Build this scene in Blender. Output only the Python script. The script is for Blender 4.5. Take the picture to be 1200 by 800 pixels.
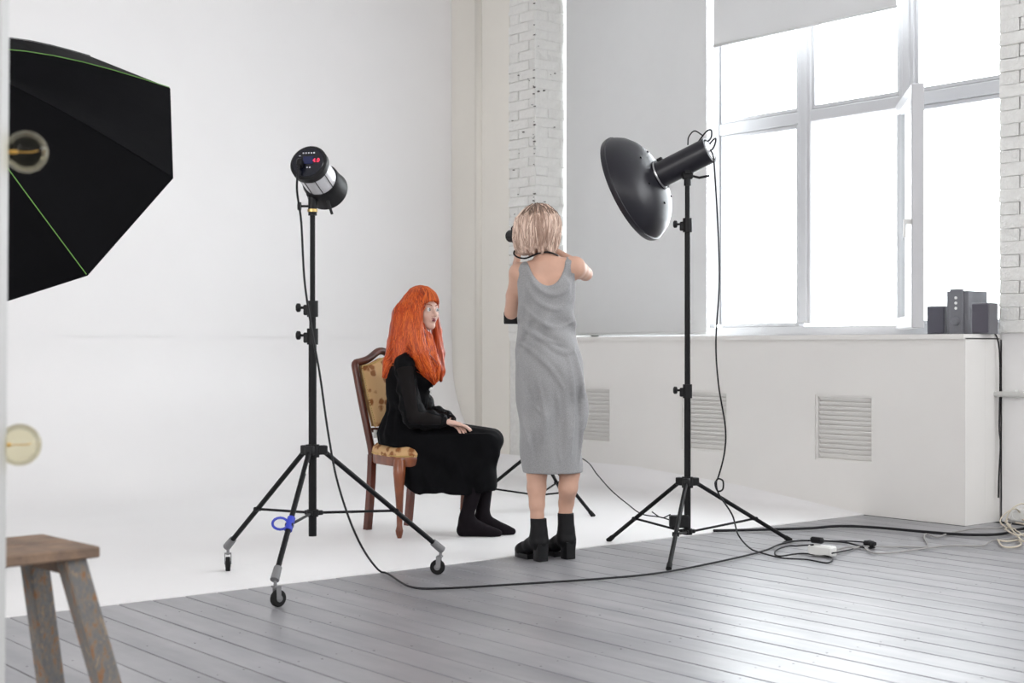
import bpy, math, random
import numpy as np
from mathutils import Vector, Matrix
random.seed(7)
RNG = np.random.default_rng(5)
scene = bpy.context.scene
for o in list(bpy.data.objects):
    bpy.data.objects.remove(o)
COL = scene.collection

# ------------------------------------------------------------------ camera
CAM_H = 1.04
FPX = 1667.0
YAW = math.atan2(-.629, .777)
RV = Vector((math.cos(YAW), math.sin(YAW), 0))          # camera right
FV = Vector((-math.sin(YAW), math.cos(YAW), 0))         # camera forward
cd = bpy.data.cameras.new('camera')
cam = bpy.data.objects.new('camera', cd)
COL.objects.link(cam)
cd.sensor_width = 36
cd.lens = FPX * 36 / 1200
cd.shift_y = 5 / 1200
cam.location = (0, 0, CAM_H)
cam.rotation_euler = (math.pi / 2, 0, YAW)
cd.clip_end = 200
cd.dof.use_dof = True
cd.dof.focus_distance = 7.2
cd.dof.aperture_fstop = 4.0
scene.camera = cam

# ------------------------------------------------------------------ world, light, exposure
w = bpy.data.worlds.new('sky')
scene.world = w
w.use_nodes = True
bg = w.node_tree.nodes['Background']
bg.inputs[0].default_value = (.93, .97, 1.0, 1)
bg.inputs[1].default_value = 8.0


def area(name, loc, size, power, direction, col=(1, 1, 1)):
    l = bpy.data.lights.new(name, 'AREA')
    l.shape = 'RECTANGLE'
    l.size, l.size_y = size
    l.energy = power
    l.color = col
    o = bpy.data.objects.new(name, l)
    COL.objects.link(o)
    o.location = loc
    o.rotation_euler = Vector(direction).to_track_quat('-Z', 'Y').to_euler()
    return o


# added fill lights, standing in for daylight from presumed windows out of view
area('daylight_fill_side', (7.45, 1.2, 2.6), (5.2, 2.8), 290, (-1, .15, -.45), (.95, .975, 1))
area('daylight_fill_rear', (1.5, -3.7, 2.5), (8.0, 3.0), 150, (0, 1, -.5), (1, .985, .97))
area('daylight_fill_left', (-3.8, 2.5, 2.6), (6.0, 3.0), 300, (1, .2, -.35), (1, .985, .975))
scene.view_settings.view_transform = 'Standard'
scene.view_settings.look = 'None'
scene.view_settings.exposure = 0.25
scene.view_settings.gamma = 1
scene.view_settings.use_curve_mapping = False


# ------------------------------------------------------------------ coordinates (r = right, d = depth, z)
def L(r, d, z):
    v = RV * r + FV * d
    return Vector((v.x, v.y, z))


def D3(r, up, f):
    v = RV * r + FV * f
    return Vector((v.x, v.y, up))


def G(px, py, z=0.0):
    """point on the horizontal plane z that is seen at (px, py)"""
    d = FPX * (CAM_H - z) / (py - 405)
    return L((px - 600) / FPX * d, d, z)


def Q(px, py, d):
    return L((px - 600) / FPX * d, d, CAM_H + (405 - py) / FPX * d)


# ------------------------------------------------------------------ materials
MATS = {}


def mat(name, col, rough=.5, metal=0., var=0., scale=8., bump=0., bscale=None, stretch=(1, 1, 1),
        spec=.5, sheen=0., col2=None, detail=4., emit=None, coat=0.):
    m = bpy.data.materials.new(name)
    m.use_nodes = True
    nt = m.node_tree
    b = nt.nodes['Principled BSDF']
    b.inputs['Roughness'].default_value = rough
    b.inputs['Metallic'].default_value = metal
    b.inputs['Specular IOR Level'].default_value = spec
    b.inputs['Sheen Weight'].default_value = sheen
    b.inputs['Coat Weight'].default_value = coat
    b.inputs['Base Color'].default_value = (*col, 1)
    tc = nt.nodes.new('ShaderNodeTexCoord')
    mp = nt.nodes.new('ShaderNodeMapping')
    mp.inputs['Scale'].default_value = stretch
    nt.links.new(tc.outputs['Object'], mp.inputs[0])
    if var or col2:
        n = nt.nodes.new('ShaderNodeTexNoise')
        n.inputs['Scale'].default_value = scale
        n.inputs['Detail'].default_value = detail
        n.inputs['Roughness'].default_value = .6
        nt.links.new(mp.outputs[0], n.inputs['Vector'])
        r = nt.nodes.new('ShaderNodeValToRGB')
        c2 = col2 or tuple(max(0, c * (1 - var)) for c in col)
        r.color_ramp.elements[0].position = .36
        r.color_ramp.elements[1].position = .64
        r.color_ramp.elements[0].color = (*c2, 1)
        r.color_ramp.elements[1].color = (*col, 1)
        nt.links.new(n.outputs[0], r.inputs[0])
        nt.links.new(r.outputs[0], b.inputs['Base Color'])
    if bump:
        n2 = nt.nodes.new('ShaderNodeTexNoise')
        n2.inputs['Scale'].default_value = bscale or scale
        n2.inputs['Detail'].default_value = 5
        nt.links.new(mp.outputs[0], n2.inputs['Vector'])
        bp = nt.nodes.new('ShaderNodeBump')
        bp.inputs['Strength'].default_value = bump
        bp.inputs['Distance'].default_value = .01
        nt.links.new(n2.outputs[0], bp.inputs['Height'])
        nt.links.new(bp.outputs[0], b.inputs['Normal'])
    if emit:
        b.inputs['Emission Color'].default_value = (*emit[0], 1)
        b.inputs['Emission Strength'].default_value = emit[1]
    MATS[name] = m
    return m


def clear_mat(name, tint, gloss=.06, rough=.02):
    m = bpy.data.materials.new(name)
    m.use_nodes = True
    nt = m.node_tree
    nt.nodes.remove(nt.nodes['Principled BSDF'])
    out = nt.nodes['Material Output']
    t = nt.nodes.new('ShaderNodeBsdfTransparent')
    t.inputs[0].default_value = (*tint, 1)
    g = nt.nodes.new('ShaderNodeBsdfGlossy')
    g.inputs['Roughness'].default_value = rough
    lw = nt.nodes.new('ShaderNodeLayerWeight')
    lw.inputs[0].default_value = gloss
    mx = nt.nodes.new('ShaderNodeMixShader')
    ml = nt.nodes.new('ShaderNodeMath')
    ml.operation = 'MULTIPLY'
    ml.inputs[1].default_value = .45
    nt.links.new(lw.outputs[0], ml.inputs[0])
    nt.links.new(ml.outputs[0], mx.inputs[0])
    nt.links.new(t.outputs[0], mx.inputs[1])
    nt.links.new(g.outputs[0], mx.inputs[2])
    nt.links.new(mx.outputs[0], out.inputs[0])
    return m


def sheer_mat(name, col, alpha):
    m = mat(name, col, rough=.7, bump=.3, bscale=60)
    nt = m.node_tree
    b = nt.nodes['Principled BSDF']
    b.inputs['Specular IOR Level'].default_value = .1
    b.inputs['Alpha'].default_value = alpha
    return m


m_wall = mat('white_plaster', (.80, .79, .785), .55, var=.035, scale=1.3, bump=.15, bscale=7)
m_cyc = mat('cyclorama_paint', (.83, .82, .82), .42, var=.025, scale=.9, bump=.05, bscale=4)
m_warm = mat('warm_plaster', (.80, .77, .71), .6, var=.03, scale=2, bump=.2, bscale=9)
m_trim = mat('beige_pipe_paint', (.72, .69, .63), .6)
def translucent(m, f):
    nt = m.node_tree
    b = nt.nodes['Principled BSDF']
    t = nt.nodes.new('ShaderNodeBsdfTranslucent')
    t.inputs[0].default_value = (.8, .8, .8, 1)
    mx = nt.nodes.new('ShaderNodeMixShader')
    mx.inputs[0].default_value = f
    nt.links.new(b.outputs[0], mx.inputs[1])
    nt.links.new(t.outputs[0], mx.inputs[2])
    nt.links.new(mx.outputs[0], nt.nodes['Material Output'].inputs[0])


m_dado = mat('dado_paint', (.79, .775, .75), .5, var=.03, scale=1.1, bump=.12, bscale=6)
m_brick = mat('painted_brick', (.80, .795, .77), .55, var=.06, scale=22, bump=.8, bscale=45)
m_mortar = mat('mortar', (.76, .755, .73), .7, var=.10, scale=30, bump=.8, bscale=40)
m_pipe = mat('pipe_paint', (.74, .74, .72), .4)
m_chip = mat('chipped_plaster', (.12, .11, .10), .9, var=.4, scale=50)
m_frame = mat('window_frame_paint', (.50, .50, .515), .4)
m_pane = clear_mat('window_glass', (.97, .98, .98))
m_blind = mat('roller_blind_cloth', (.70, .70, .70), .85, var=.03, scale=2)
translucent(m_blind, .11)
m_post = mat('mirror_frame_paint', (.52, .52, .51), .5)
m_grey2 = mat('dull_steel', (.22, .22, .225), .4, metal=.6)
m_gap = mat('underfloor', (.03, .03, .032), .9)
m_black = mat('black_metal', (.005, .005, .006), .45, bump=.03, bscale=90, spec=.2)
m_blackp = mat('black_plastic', (.007, .007, .008), .5, spec=.25)
m_dish = mat('dish_paint', (.009, .0085, .014), .36, var=.1, scale=9, spec=.45)
m_rubber = mat('black_rubber', (.01, .01, .01), .75, spec=.2)
m_chrome = mat('steel', (.55, .55, .56), .3, metal=.9)
m_grey = mat('grey_plastic', (.16, .16, .165), .5)
m_white = mat('white_plastic', (.74, .74, .72), .4)
m_silver = mat('pale_grey_metal', (.68, .68, .70), .38, metal=.25)
m_blue = mat('blue_plastic', (.03, .05, .45), .45)
m_brass = mat('brass', (.55, .40, .16), .35, metal=.9)
m_octa = mat('octabox_nylon', (.002, .002, .003), .6, var=.25, scale=6, bump=.25, bscale=12, spec=.08)
m_green = mat('green_piping', (.14, .32, .06), .6)
m_diff = mat('diffuser_cloth', (.8, .8, .8), .8)
m_cord = mat('black_cord', (.008, .008, .01), .5, spec=.25)
m_beige = mat('beige_cord', (.58, .52, .42), .5)
m_greycord = mat('grey_cord', (.30, .29, .28), .5)
m_speaker = mat('speaker_shell', (.15, .15, .165), .5, var=.05, scale=20)
m_speakerg = mat('speaker_cloth', (.085, .08, .10), .8)
m_panel = mat('display_glass', (.004, .005, .012), .2)
m_red = mat('red_digits', (.6, .02, .05), .5, emit=((1, .05, .12), 1.3))
m_icon = mat('white_print', (.55, .55, .6), .5)
m_screen = mat('blue_screen', (.01, .015, .07), .25)
m_skin = mat('skin', (.58, .35, .26), .48, var=.06, scale=14, spec=.35)
m_skin2 = mat('pale_skin', (.66, .43, .35), .46, var=.05, scale=20, spec=.35)
m_lip = mat('lip', (.22, .05, .06), .4)
m_eyew = mat('eye_white', (.7, .7, .7), .25)
m_iris = mat('iris', (.03, .06, .07), .25)
m_brow = mat('eyebrow', (.25, .06, .02), .7)
m_redd = mat('deep_red_strand', (.26, .022, .004), .36, spec=.4)
m_redm = mat('copper_strand', (.50, .060, .006), .34, spec=.4)
m_redl = mat('orange_strand', (.80, .17, .025), .34, spec=.45)
m_bll = mat('light_blond_strand', (.86, .68, .56), .4)
m_bld = mat('dark_blond_strand', (.38, .25, .19), .4)
m_redhair = mat('copper_hair', (.60, .085, .008), .36, col2=(.25, .022, .003), scale=60, stretch=(1, 1, .035), bump=.6, bscale=90, spec=.45)
m_blond = mat('blond_hair', (.84, .64, .53), .42, col2=(.40, .265, .205), scale=55, stretch=(1, 1, .10), bump=.6, bscale=70)
m_root = mat('dark_roots', (.17, .11, .08), .5)
m_bdress = mat('black_cloth', (.0045, .0045, .0055), .7, var=.2, scale=15, bump=.25, bscale=30, spec=.05)
m_sheer = sheer_mat('sheer_black_cloth', (.005, .005, .006), .92)
m_tights = mat('black_tights', (.007, .005, .007), .7, spec=.08)
m_boot = mat('black_suede', (.005, .005, .006), .6, spec=.2, bump=.2, bscale=60)
m_bootsole = mat('black_sole', (.005, .005, .006), .38, spec=.3)
m_jersey = mat('grey_jersey', (.33, .33, .335), .85, col2=(.235, .235, .24), scale=330, bump=.15, bscale=300, detail=2, sheen=.15)
m_wood = mat('carved_wood', (.115, .026, .012), .30, col2=(.05, .011, .006), scale=14, stretch=(1, 1, .25), coat=.1)
m_wood2 = mat('orange_brown_wood', (.24, .068, .022), .32, col2=(.10, .024, .009), scale=14, stretch=(1, 1, .25), coat=.1)
m_stooltop = mat('weathered_wood', (.25, .165, .11), .7, col2=(.14, .095, .07), scale=16, stretch=(1, 1, 1), bump=.4, bscale=30)


def stool_leg_mat():
    m = mat('paint_worn_wood', (.30, .17, .09), .75, bump=.5, bscale=40)
    nt = m.node_tree
    b = nt.nodes['Principled BSDF']
    tc = nt.nodes.new('ShaderNodeTexCoord')
    mp = nt.nodes.new('ShaderNodeMapping')
    mp.inputs['Scale'].default_value = (1, 1, .35)
    nt.links.new(tc.outputs['Object'], mp.inputs[0])
    n = nt.nodes.new('ShaderNodeTexNoise')
    n.inputs['Scale'].default_value = 58
    n.inputs['Detail'].default_value = 8
    n.inputs['Roughness'].default_value = .7
    nt.links.new(mp.outputs[0], n.inputs['Vector'])
    r = nt.nodes.new('ShaderNodeValToRGB')
    e = r.color_ramp.elements
    e[0].position = .40
    e[0].color = (.24, .12, .055, 1)
    e[1].position = .47
    e[1].color = (.20, .175, .145, 1)
    x = e.new(.55)
    x.color = (.12, .13, .145, 1)
    x = e.new(.62)
    x.color = (.27, .21, .145, 1)
    nt.links.new(n.outputs[0], r.inputs[0])
    nt.links.new(r.outputs[0], b.inputs['Base Color'])
    return m


m_stoolleg = stool_leg_mat()


def floral_mat():
    m = mat('floral_upholstery', (.62, .42, .22), .8, bump=.15, bscale=200)
    nt = m.node_tree
    b = nt.nodes['Principled BSDF']
    tc = nt.nodes.new('ShaderNodeTexCoord')
    n = nt.nodes.new('ShaderNodeTexNoise')
    n.inputs['Scale'].default_value = 22
    n.inputs['Detail'].default_value = 3
    v = nt.nodes.new('ShaderNodeTexVoronoi')
    v.inputs['Scale'].default_value = 17
    v.inputs['Randomness'].default_value = .7
    nt.links.new(tc.outputs['Object'], n.inputs['Vector'])
    nt.links.new(tc.outputs['Object'], v.inputs['Vector'])
    ma = nt.nodes.new('ShaderNodeMath')
    ma.operation = 'MULTIPLY_ADD'
    nt.links.new(n.outputs[0], ma.inputs[0])
    ma.inputs[1].default_value = .75
    nt.links.new(v.outputs['Distance'], ma.inputs[2])
    r = nt.nodes.new('ShaderNodeValToRGB')
    e = r.color_ramp.elements
    e[0].position = .62
    e[0].color = (.24, .085, .02, 1)
    e[1].position = .78
    e[1].color = (.58, .36, .17, 1)
    nt.links.new(ma.outputs[0], r.inputs[0])
    nt.links.new(r.outputs[0], b.inputs['Base Color'])
    return m


m_floral = floral_mat()


def board_mat():
    m = mat('grey_floor_paint', (.30, .30, .315), .36, spec=.85)
    nt = m.node_tree
    b = nt.nodes['Principled BSDF']
    geo = nt.nodes.new('ShaderNodeNewGeometry')
    mp = nt.nodes.new('ShaderNodeMapping')
    mp.inputs['Scale'].default_value = (1, .16, 1)
    nt.links.new(geo.outputs['Position'], mp.inputs[0])
    n = nt.nodes.new('ShaderNodeTexNoise')
    n.inputs['Scale'].default_value = 9
    n.inputs['Detail'].default_value = 6
    nt.links.new(mp.outputs[0], n.inputs['Vector'])
    n2 = nt.nodes.new('ShaderNodeTexNoise')
    n2.inputs['Scale'].default_value = 3.2
    n2.inputs['Detail'].default_value = 8
    n2.inputs['Roughness'].default_value = .7
    nt.links.new(geo.outputs['Position'], n2.inputs['Vector'])
    oi = nt.nodes.new('ShaderNodeObjectInfo')
    r = nt.nodes.new('ShaderNodeValToRGB')
    e = r.color_ramp.elements
    e[0].position = .3
    e[0].color = (.195, .195, .21, 1)
    e[1].position = .7
    e[1].color = (.30, .297, .31, 1)
    nt.links.new(n.outputs[0], r.inputs[0])
    r2 = nt.nodes.new('ShaderNodeValToRGB')
    r2.color_ramp.elements[0].position = .60
    r2.color_ramp.elements[0].color = (0, 0, 0, 1)
    r2.color_ramp.elements[1].position = .74
    r2.color_ramp.elements[1].color = (.16, .16, .16, 1)
    nt.links.new(n2.outputs[0], r2.inputs[0])
    mx = nt.nodes.new('ShaderNodeMixRGB')
    nt.links.new(r2.outputs[0], mx.inputs[0])
    nt.links.new(r.outputs[0], mx.inputs[1])
    mx.inputs[2].default_value = (.42, .405, .40, 1)
    hs = nt.nodes.new('ShaderNodeHueSaturation')
    ma = nt.nodes.new('ShaderNodeMath')
    ma.operation = 'MULTIPLY_ADD'
    ma.inputs[1].default_value = .16
    ma.inputs[2].default_value = .92
    nt.links.new(oi.outputs['Random'], ma.inputs[0])
    nt.links.new(ma.outputs[0], hs.inputs['Value'])
    nt.links.new(mx.outputs[0], hs.inputs['Color'])
    nt.links.new(hs.outputs[0], b.inputs['Base Color'])
    mr = nt.nodes.new('ShaderNodeMath')
    mr.operation = 'MULTIPLY_ADD'
    mr.inputs[1].default_value = .22
    mr.inputs[2].default_value = .24
    nt.links.new(n2.outputs[0], mr.inputs[0])
    nt.links.new(mr.outputs[0], b.inputs['Roughness'])
    bp = nt.nodes.new('ShaderNodeBump')
    bp.inputs['Strength'].default_value = .3
    bp.inputs['Distance'].default_value = .004
    nt.links.new(n.outputs[0], bp.inputs['Height'])
    nt.links.new(bp.outputs[0], b.inputs['Normal'])
    return m


m_board = board_mat()


# ------------------------------------------------------------------ object helpers
def base_of(o):
    while o is not None and o.parent is not None:
        o = o.parent
    return Vector(o.location) if o is not None else Vector((0, 0, 0))


def tag(o, label=None, cat=None, group=None, kind=None):
    if label:
        o['label'] = label
    if cat:
        o['category'] = cat
    if group:
        o['group'] = group
    if kind:
        o['kind'] = kind
    return o


def thing(name, loc, label, cat, group=None):
    o = bpy.data.objects.new(name, None)
    o.empty_display_size = .1
    COL.objects.link(o)
    o.location = loc
    return tag(o, label, cat, group)


class MB:
    def __init__(s):
        s.v = []
        s.f = []

    def add(s, vs, fs):
        n = len(s.v)
        s.v += [tuple(v) for v in vs]
        s.f += [tuple(i + n for i in f) for f in fs]
        return s

    def box(s, c, size, X=(1, 0, 0), Y=(0, 1, 0), Z=(0, 0, 1), bev=0):
        c = Vector(c)
        X, Y, Z = Vector(X).normalized(), Vector(Y).normalized(), Vector(Z).normalized()
        a, b, h = size[0] / 2, size[1] / 2, size[2] / 2
        if bev <= 0:
            vs = [c + X * a * i + Y * b * j + Z * h * k for k in (-1, 1) for j in (-1, 1) for i in (-1, 1)]
            fs = [(0, 2, 3, 1), (4, 5, 7, 6), (0, 1, 5, 4), (2, 6, 7, 3), (0, 4, 6, 2), (1, 3, 7, 5)]
            return s.add(vs, fs)
        vs, idx = [], {}
        for k in (-1, 1):
            for j in (-1, 1):
                for i in (-1, 1):
                    for ax in range(3):
                        q = [i * (a - bev), j * (b - bev), k * (h - bev)]
                        q[ax] += bev * (i, j, k)[ax]
                        idx[(i, j, k, ax)] = len(vs)
                        vs.append(c + X * q[0] + Y * q[1] + Z * q[2])
        fs = []
        S = (-1, 1)
        for ax in range(3):
            u, v_ = [(1, 2), (2, 0), (0, 1)][ax]
            for sg in S:
                ring = []
                for (p, q) in ((-1, -1), (1, -1), (1, 1), (-1, 1)):
                    t = [0, 0, 0]
                    t[ax] = sg
                    t[u] = p
                    t[v_] = q
                    ring.append(idx[(t[0], t[1], t[2], ax)])
                fs.append(tuple(ring if sg > 0 else ring[::-1]))
        for ax in range(3):
            u, v_ = [(1, 2), (2, 0), (0, 1)][ax]
            for p in S:
                for q in S:
                    t0 = [0, 0, 0]
                    t0[u] = p
                    t0[v_] = q
                    A, B = list(t0), list(t0)
                    A[ax] = -1
                    B[ax] = 1
                    r = [idx[(*A, u)], idx[(*B, u)], idx[(*B, v_)], idx[(*A, v_)]]
                    fs.append(tuple(r if p * q < 0 else r[::-1]))
        for i in S:
            for j in S:
                for k in S:
                    r = [idx[(i, j, k, 0)], idx[(i, j, k, 1)], idx[(i, j, k, 2)]]
                    fs.append(tuple(r if i * j * k > 0 else r[::-1]))
        return s.add(vs, fs)

    def tube(s, pts, r, n=10, cap=True, flat=None):
        pts = [Vector(p) for p in pts]
        if not hasattr(r, '__len__'):
            r = [r] * len(pts)
        T = []
        for i in range(len(pts)):
            a = pts[max(i - 1, 0)]
            b = pts[min(i + 1, len(pts) - 1)]
            t = (b - a)
            T.append(t.normalized() if t.length > 1e-9 else Vector((0, 0, 1)))
        ref = Vector((0, 0, 1)) if abs(T[0].z) < .9 else Vector((1, 0, 0))
        U = T[0].cross(ref).normalized()
        vs, fs = [], []
        for i, p in enumerate(pts):
            U = (U - T[i] * U.dot(T[i])).normalized()
            V = T[i].cross(U)
            for k in range(n):
                an = 2 * math.pi * k / n
                vs.append(p + (U * math.cos(an) + V * math.sin(an)) * r[i])
        for i in range(len(pts) - 1):
            for k in range(n):
                k2 = (k + 1) % n
                fs.append((i * n + k, i * n + k2, (i + 1) * n + k2, (i + 1) * n + k))
        if cap:
            fs.append(tuple(range(n))[::-1])
            fs.append(tuple((len(pts) - 1) * n + k for k in range(n)))
        return s.add(vs, fs)

    def lathe(s, o, ax, prof, n=32, closed=False):
        """prof: list of (distance along axis, radius)"""
        o, ax = Vector(o), Vector(ax).normalized()
        ref = Vector((0, 0, 1)) if abs(ax.z) < .9 else Vector((1, 0, 0))
        U = ax.cross(ref).normalized()
        V = ax.cross(U)
        vs, fs = [], []
        for (h, r) in prof:
            for k in range(n):
                an = 2 * math.pi * k / n
                vs.append(o + ax * h + (U * math.cos(an) + V * math.sin(an)) * max(r, 1e-4))
        for i in range(len(prof) - 1):
            for k in range(n):
                k2 = (k + 1) % n
                fs.append((i * n + k, i * n + k2, (i + 1) * n + k2, (i + 1) * n + k))
        return s.add(vs, fs)

    def prism(s, poly, o, X, Y, Z, t):
        """poly in X,Y plane at o, extruded by +-t/2 along Z"""
        o, X, Y, Z = Vector(o), Vector(X), Vector(Y), Vector(Z)
        n = len(poly)
        vs = [o + X * p[0] + Y * p[1] + Z * (t / 2) * sg for sg in (-1, 1) for p in poly]
        fs = [tuple(range(n))[::-1], tuple(range(n, 2 * n))]
        for k in range(n):
            k2 = (k + 1) % n
            fs.append((k, k2, n + k2, n + k))
        return s.add(vs, fs)

    def build(s, name, m, parent=None, smooth=False, offset=None):
        me = bpy.data.meshes.new(name)
        b = Vector(offset) if offset is not None else base_of(parent)
        me.from_pydata([(v[0] - b.x, v[1] - b.y, v[2] - b.z) for v in s.v], [], s.f)
        me.materials.append(m)
        me.update()
        if smooth:
            me.shade_smooth()
            if smooth == 'auto':
                me.set_sharp_from_angle(angle=math.radians(40))
        o = bpy.data.objects.new(name, me)
        COL.objects.link(o)
        if parent is not None:
            o.parent = parent
        elif offset is not None:
            o.location = offset
        return o


def inst(me, name, parent, loc, rot=(0, 0, 0), sc=(1, 1, 1)):
    o = bpy.data.objects.new(name, me)
    COL.objects.link(o)
    o.parent = parent
    b = base_of(parent)
    o.location = (loc[0] - b.x, loc[1] - b.y, loc[2] - b.z)
    o.rotation_euler = rot
    o.scale = sc
    return o


def catmull(P, n=8):
    P = [Vector(p) for p in P]
    P = [P[0] * 2 - P[1]] + P + [P[-1] * 2 - P[-2]]
    out = []
    for i in range(1, len(P) - 2):
        a, b, c, d = P[i - 1:i + 3]
        for k in range(n):
            t = k / n
            out.append(.5 * ((2 * b) + (c - a) * t + (2 * a - 5 * b + 4 * c - d) * t * t + (3 * b - a - 3 * c + d) * t ** 3))
    out.append(P[-2])
    return out


# ================================================================== THE ROOM
XB = 7.2      # front of the low box under the window
XW = 7.55     # window wall plane
XG = 7.85     # window frame plane
YB = 9.7      # back wall
YE = 5.45     # edge of the white cyclorama floor
YP = 4.735    # right end of the box / window
YC = 8.60     # left end of window / brick column
ZS = 1.085    # sill top
ZT = 4.15     # window head
ZC = 4.45     # ceiling
BW = .146
# floor of boards
floor = MB().box((1.9, 3.0, -.06), (12.2, 13.8, .07)).build('floor', m_gap)
tag(floor, kind='structure')
bx0 = 3.10 - BW * 46
me_board = MB().box((0, 0, -.0), (BW - .005, 9.4, .022), bev=.0018).build('floor_board', m_board, floor)
board_mesh = me_board.data
bpy.data.objects.remove(me_board)
nb = 0
i = 0
x = bx0 + BW / 2
while x < 7.56:
    ln = 1.0
    if x < XW - .02:
        y1 = YE
        if x > XB:
            y1 = YP
        sy = (y1 + 3.9) / 9.4
        sx = 1.0
        if random.random() < .35:
            sx = .982
        inst(board_mesh, 'floor_board', floor, (x, (y1 - 3.9) / 2, -.011 + random.uniform(-.0012, 0)), sc=(sx, sy, 1))
    x += BW
nm = MB()
x = bx0 + BW / 2
while x < 7.5:
    j = -1.0 + random.uniform(-.02, .02)
    yy = -.6
    while yy < (YE if x < XB else YP) - .05:
        for dx in (-.04, .045):
            if random.random() < .8:
                cx, cy = x + dx + random.uniform(-.012, .012), yy + random.uniform(-.04, .04)
                r = random.uniform(.0028, .0048)
                nm.add([(cx + r * math.cos(a * 1.047), cy + 1.2 * r * math.sin(a * 1.047), .0006) for a in range(6)], [(0, 1, 2, 3, 4, 5)])
        yy += .52
    x += BW
tag(nm.build('nail_heads', m_chip, floor), kind='stuff')

# white cyclorama floor that sweeps up into the walls
def cyc():
    mb = MB()
    # profile towards the back wall: floor -> fillet -> wall  (runs along X)
    R = .95
    prof = [(YE, .004), (YE + 1, .004), (YE + 2, .004), (YB - R, .004)]
    for k in range(1, 13):
        a = k / 12 * math.pi / 2
        prof.append((YB - R + R * math.sin(a), .004 + R * (1 - math.cos(a))))
    prof.append((YB, 1.1))
    xs = [-4.2, -2, 0, 2, 4, 6, XB - .5] + [XB - .18 + .02 * k for k in range(0, 10)]
    vs, fs = [], []
    for (yy, zz) in prof:
        fr = min(1, max(0.03, (yy - YE) / 1.6)) * .16   # side sweep radius
        for x in xs:
            dx = max(0, x - (XB - fr))
            z2 = .004 + (fr - math.sqrt(max(0, fr * fr - min(dx, fr) ** 2)) if fr > .02 else 0)
            vs.append((min(x, XB + .002), yy, max(zz, z2)))
    n = len(xs)
    for a in range(len(prof) - 1):
        for b in range(n - 1):
            fs.append((a * n + b, a * n + b + 1, (a + 1) * n + b + 1, (a + 1) * n + b))
    mb.add(vs, fs)
    # front lip
    mb.add([(-4.2, YE, .004), (XB, YE, .004), (XB, YE, -.04), (-4.2, YE, -.04)], [(0, 3, 2, 1)])
    o = mb.build('floor_cyclorama', m_cyc, smooth='auto')
    tag(o, kind='structure')


cyc()
tag(MB().box((1.4, YB + .06, ZC / 2), (12.4, .1, ZC)).build('wall_back', m_cyc), kind='structure')
tag(MB().box((-4.25, 3, ZC / 2), (.1, 13.6, ZC)).build('wall_left', m_wall), kind='structure')
tag(MB().box((1.9, -3.95, ZC / 2), (12.2, .1, ZC)).build('wall_rear', m_wall), kind='structure')
tag(MB().box((1.9, 2.9, ZC + .05), (12.2, 13.8, .1)).build('ceiling', m_wall), kind='structure')
# window wall: pier at the right of the window, lintel, corner stretch
wr = MB()
wr.box((XW + .2, YP / 2 - 2, ZC / 2 + .0), (.4 - .02, YP + 4 - .0, ZC))
wr.box((XW + .2, (YP + YC) / 2, (ZT + ZC) / 2), (.38, YC - YP, ZC - ZT))
wr.box((XW + .2, (YP + YC) / 2, (ZS - .008) / 2), (.38, YC - YP + .02, ZS - .008))
wall_r = wr.build('wall_right', m_wall)
tag(wall_r, kind='structure')
# corner stretch of wall beyond the brick column
wc = MB()
wc.box((XB + .351, (8.93 + YB) / 2 + .02, ZC / 2), (.7, YB - 8.93 + .04, ZC))
wc2 = wc.build('wall_corner', m_warm)
tag(wc2, kind='structure')
tag(MB().tube([(XB + .014, 9.33, .1), (XB + .014, 9.33, ZC)], .045, 20).build('trim_1', m_trim, smooth=True), kind='structure')
# brick column
col = MB().box((XB + .34, (YC + 8.94) / 2, ZC / 2), (.66, 8.94 - YC - .012, ZC)).build('wall_column', m_mortar)
tag(col, kind='structure')


def brick_variants(n=5, L_=.257, H_=.0735, T_=.011):
    out = []
    for i in range(n):
        mb = MB().box((0, 0, 0), (L_, T_, H_), bev=.0035)
        mb.v = [(v[0] + random.uniform(-.004, .004), v[1] + random.uniform(-.0035, .0035), v[2] + random.uniform(-.003, .003)) for v in mb.v]
        o = mb.build('brick', m_brick)
        me = o.data
        bpy.data.objects.remove(o)
        out.append(me)
    return out


BR = brick_variants()


def brickwork(parent, p0, axis, length, z0, z1, normal):
    """p0 = start corner on the wall face, axis = horizontal unit vector"""
    ax = Vector(axis)
    nn = Vector(normal)
    rz = math.atan2(ax.y, ax.x)
    row = 0
    z = z0
    while z < z1:
        u = 0 if row % 2 == 0 else -.125
        while u < length - .02:
            a, b = max(u, 0), min(u + .25, length)
            if b - a > .05:
                c = Vector(p0) + ax * ((a + b) / 2) + nn * random.uniform(-.003, .001)
                inst(random.choice(BR), 'brick', parent, (c.x, c.y, z + .0325), (random.uniform(-.015, .015), 0, rz), ((b - a) / .25 * .985, 1, 1))
            u += .262
        z += .077
        row += 1


brickwork(col, (XB + .006, 8.94, 0), (0, -1, 0), .335, 1.08, ZC, (-1, 0, 0))
brickwork(col, (XB, YC + .006, 0), (1, 0, 0), .35, 1.08, ZC, (0, -1, 0))
brickwork(wall_r, (XW - .004, YP - .005, 0), (0, -1, 0), .55, 1.12, ZC, (-1, 0, 0))
chips = MB()
for k in range(60):
    z = random.uniform(1.3, 4.0)
    if random.random() < .5:
        c = Vector((XB - .012, YC - .006 + random.uniform(0, .02), z))
    else:
        c = Vector((XB - .0105, YC + random.uniform(.0, .3), z)) if random.random() < .6 else Vector((XB + random.uniform(0, .3), YC - .0105, z))
    s_ = random.uniform(.005, .013)
    chips.box(c, (s_, s_ * random.uniform(1, 2), s_ * random.uniform(.4, .9)))
tag(chips.build('paint_chips', m_chip, col), kind='stuff')

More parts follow.
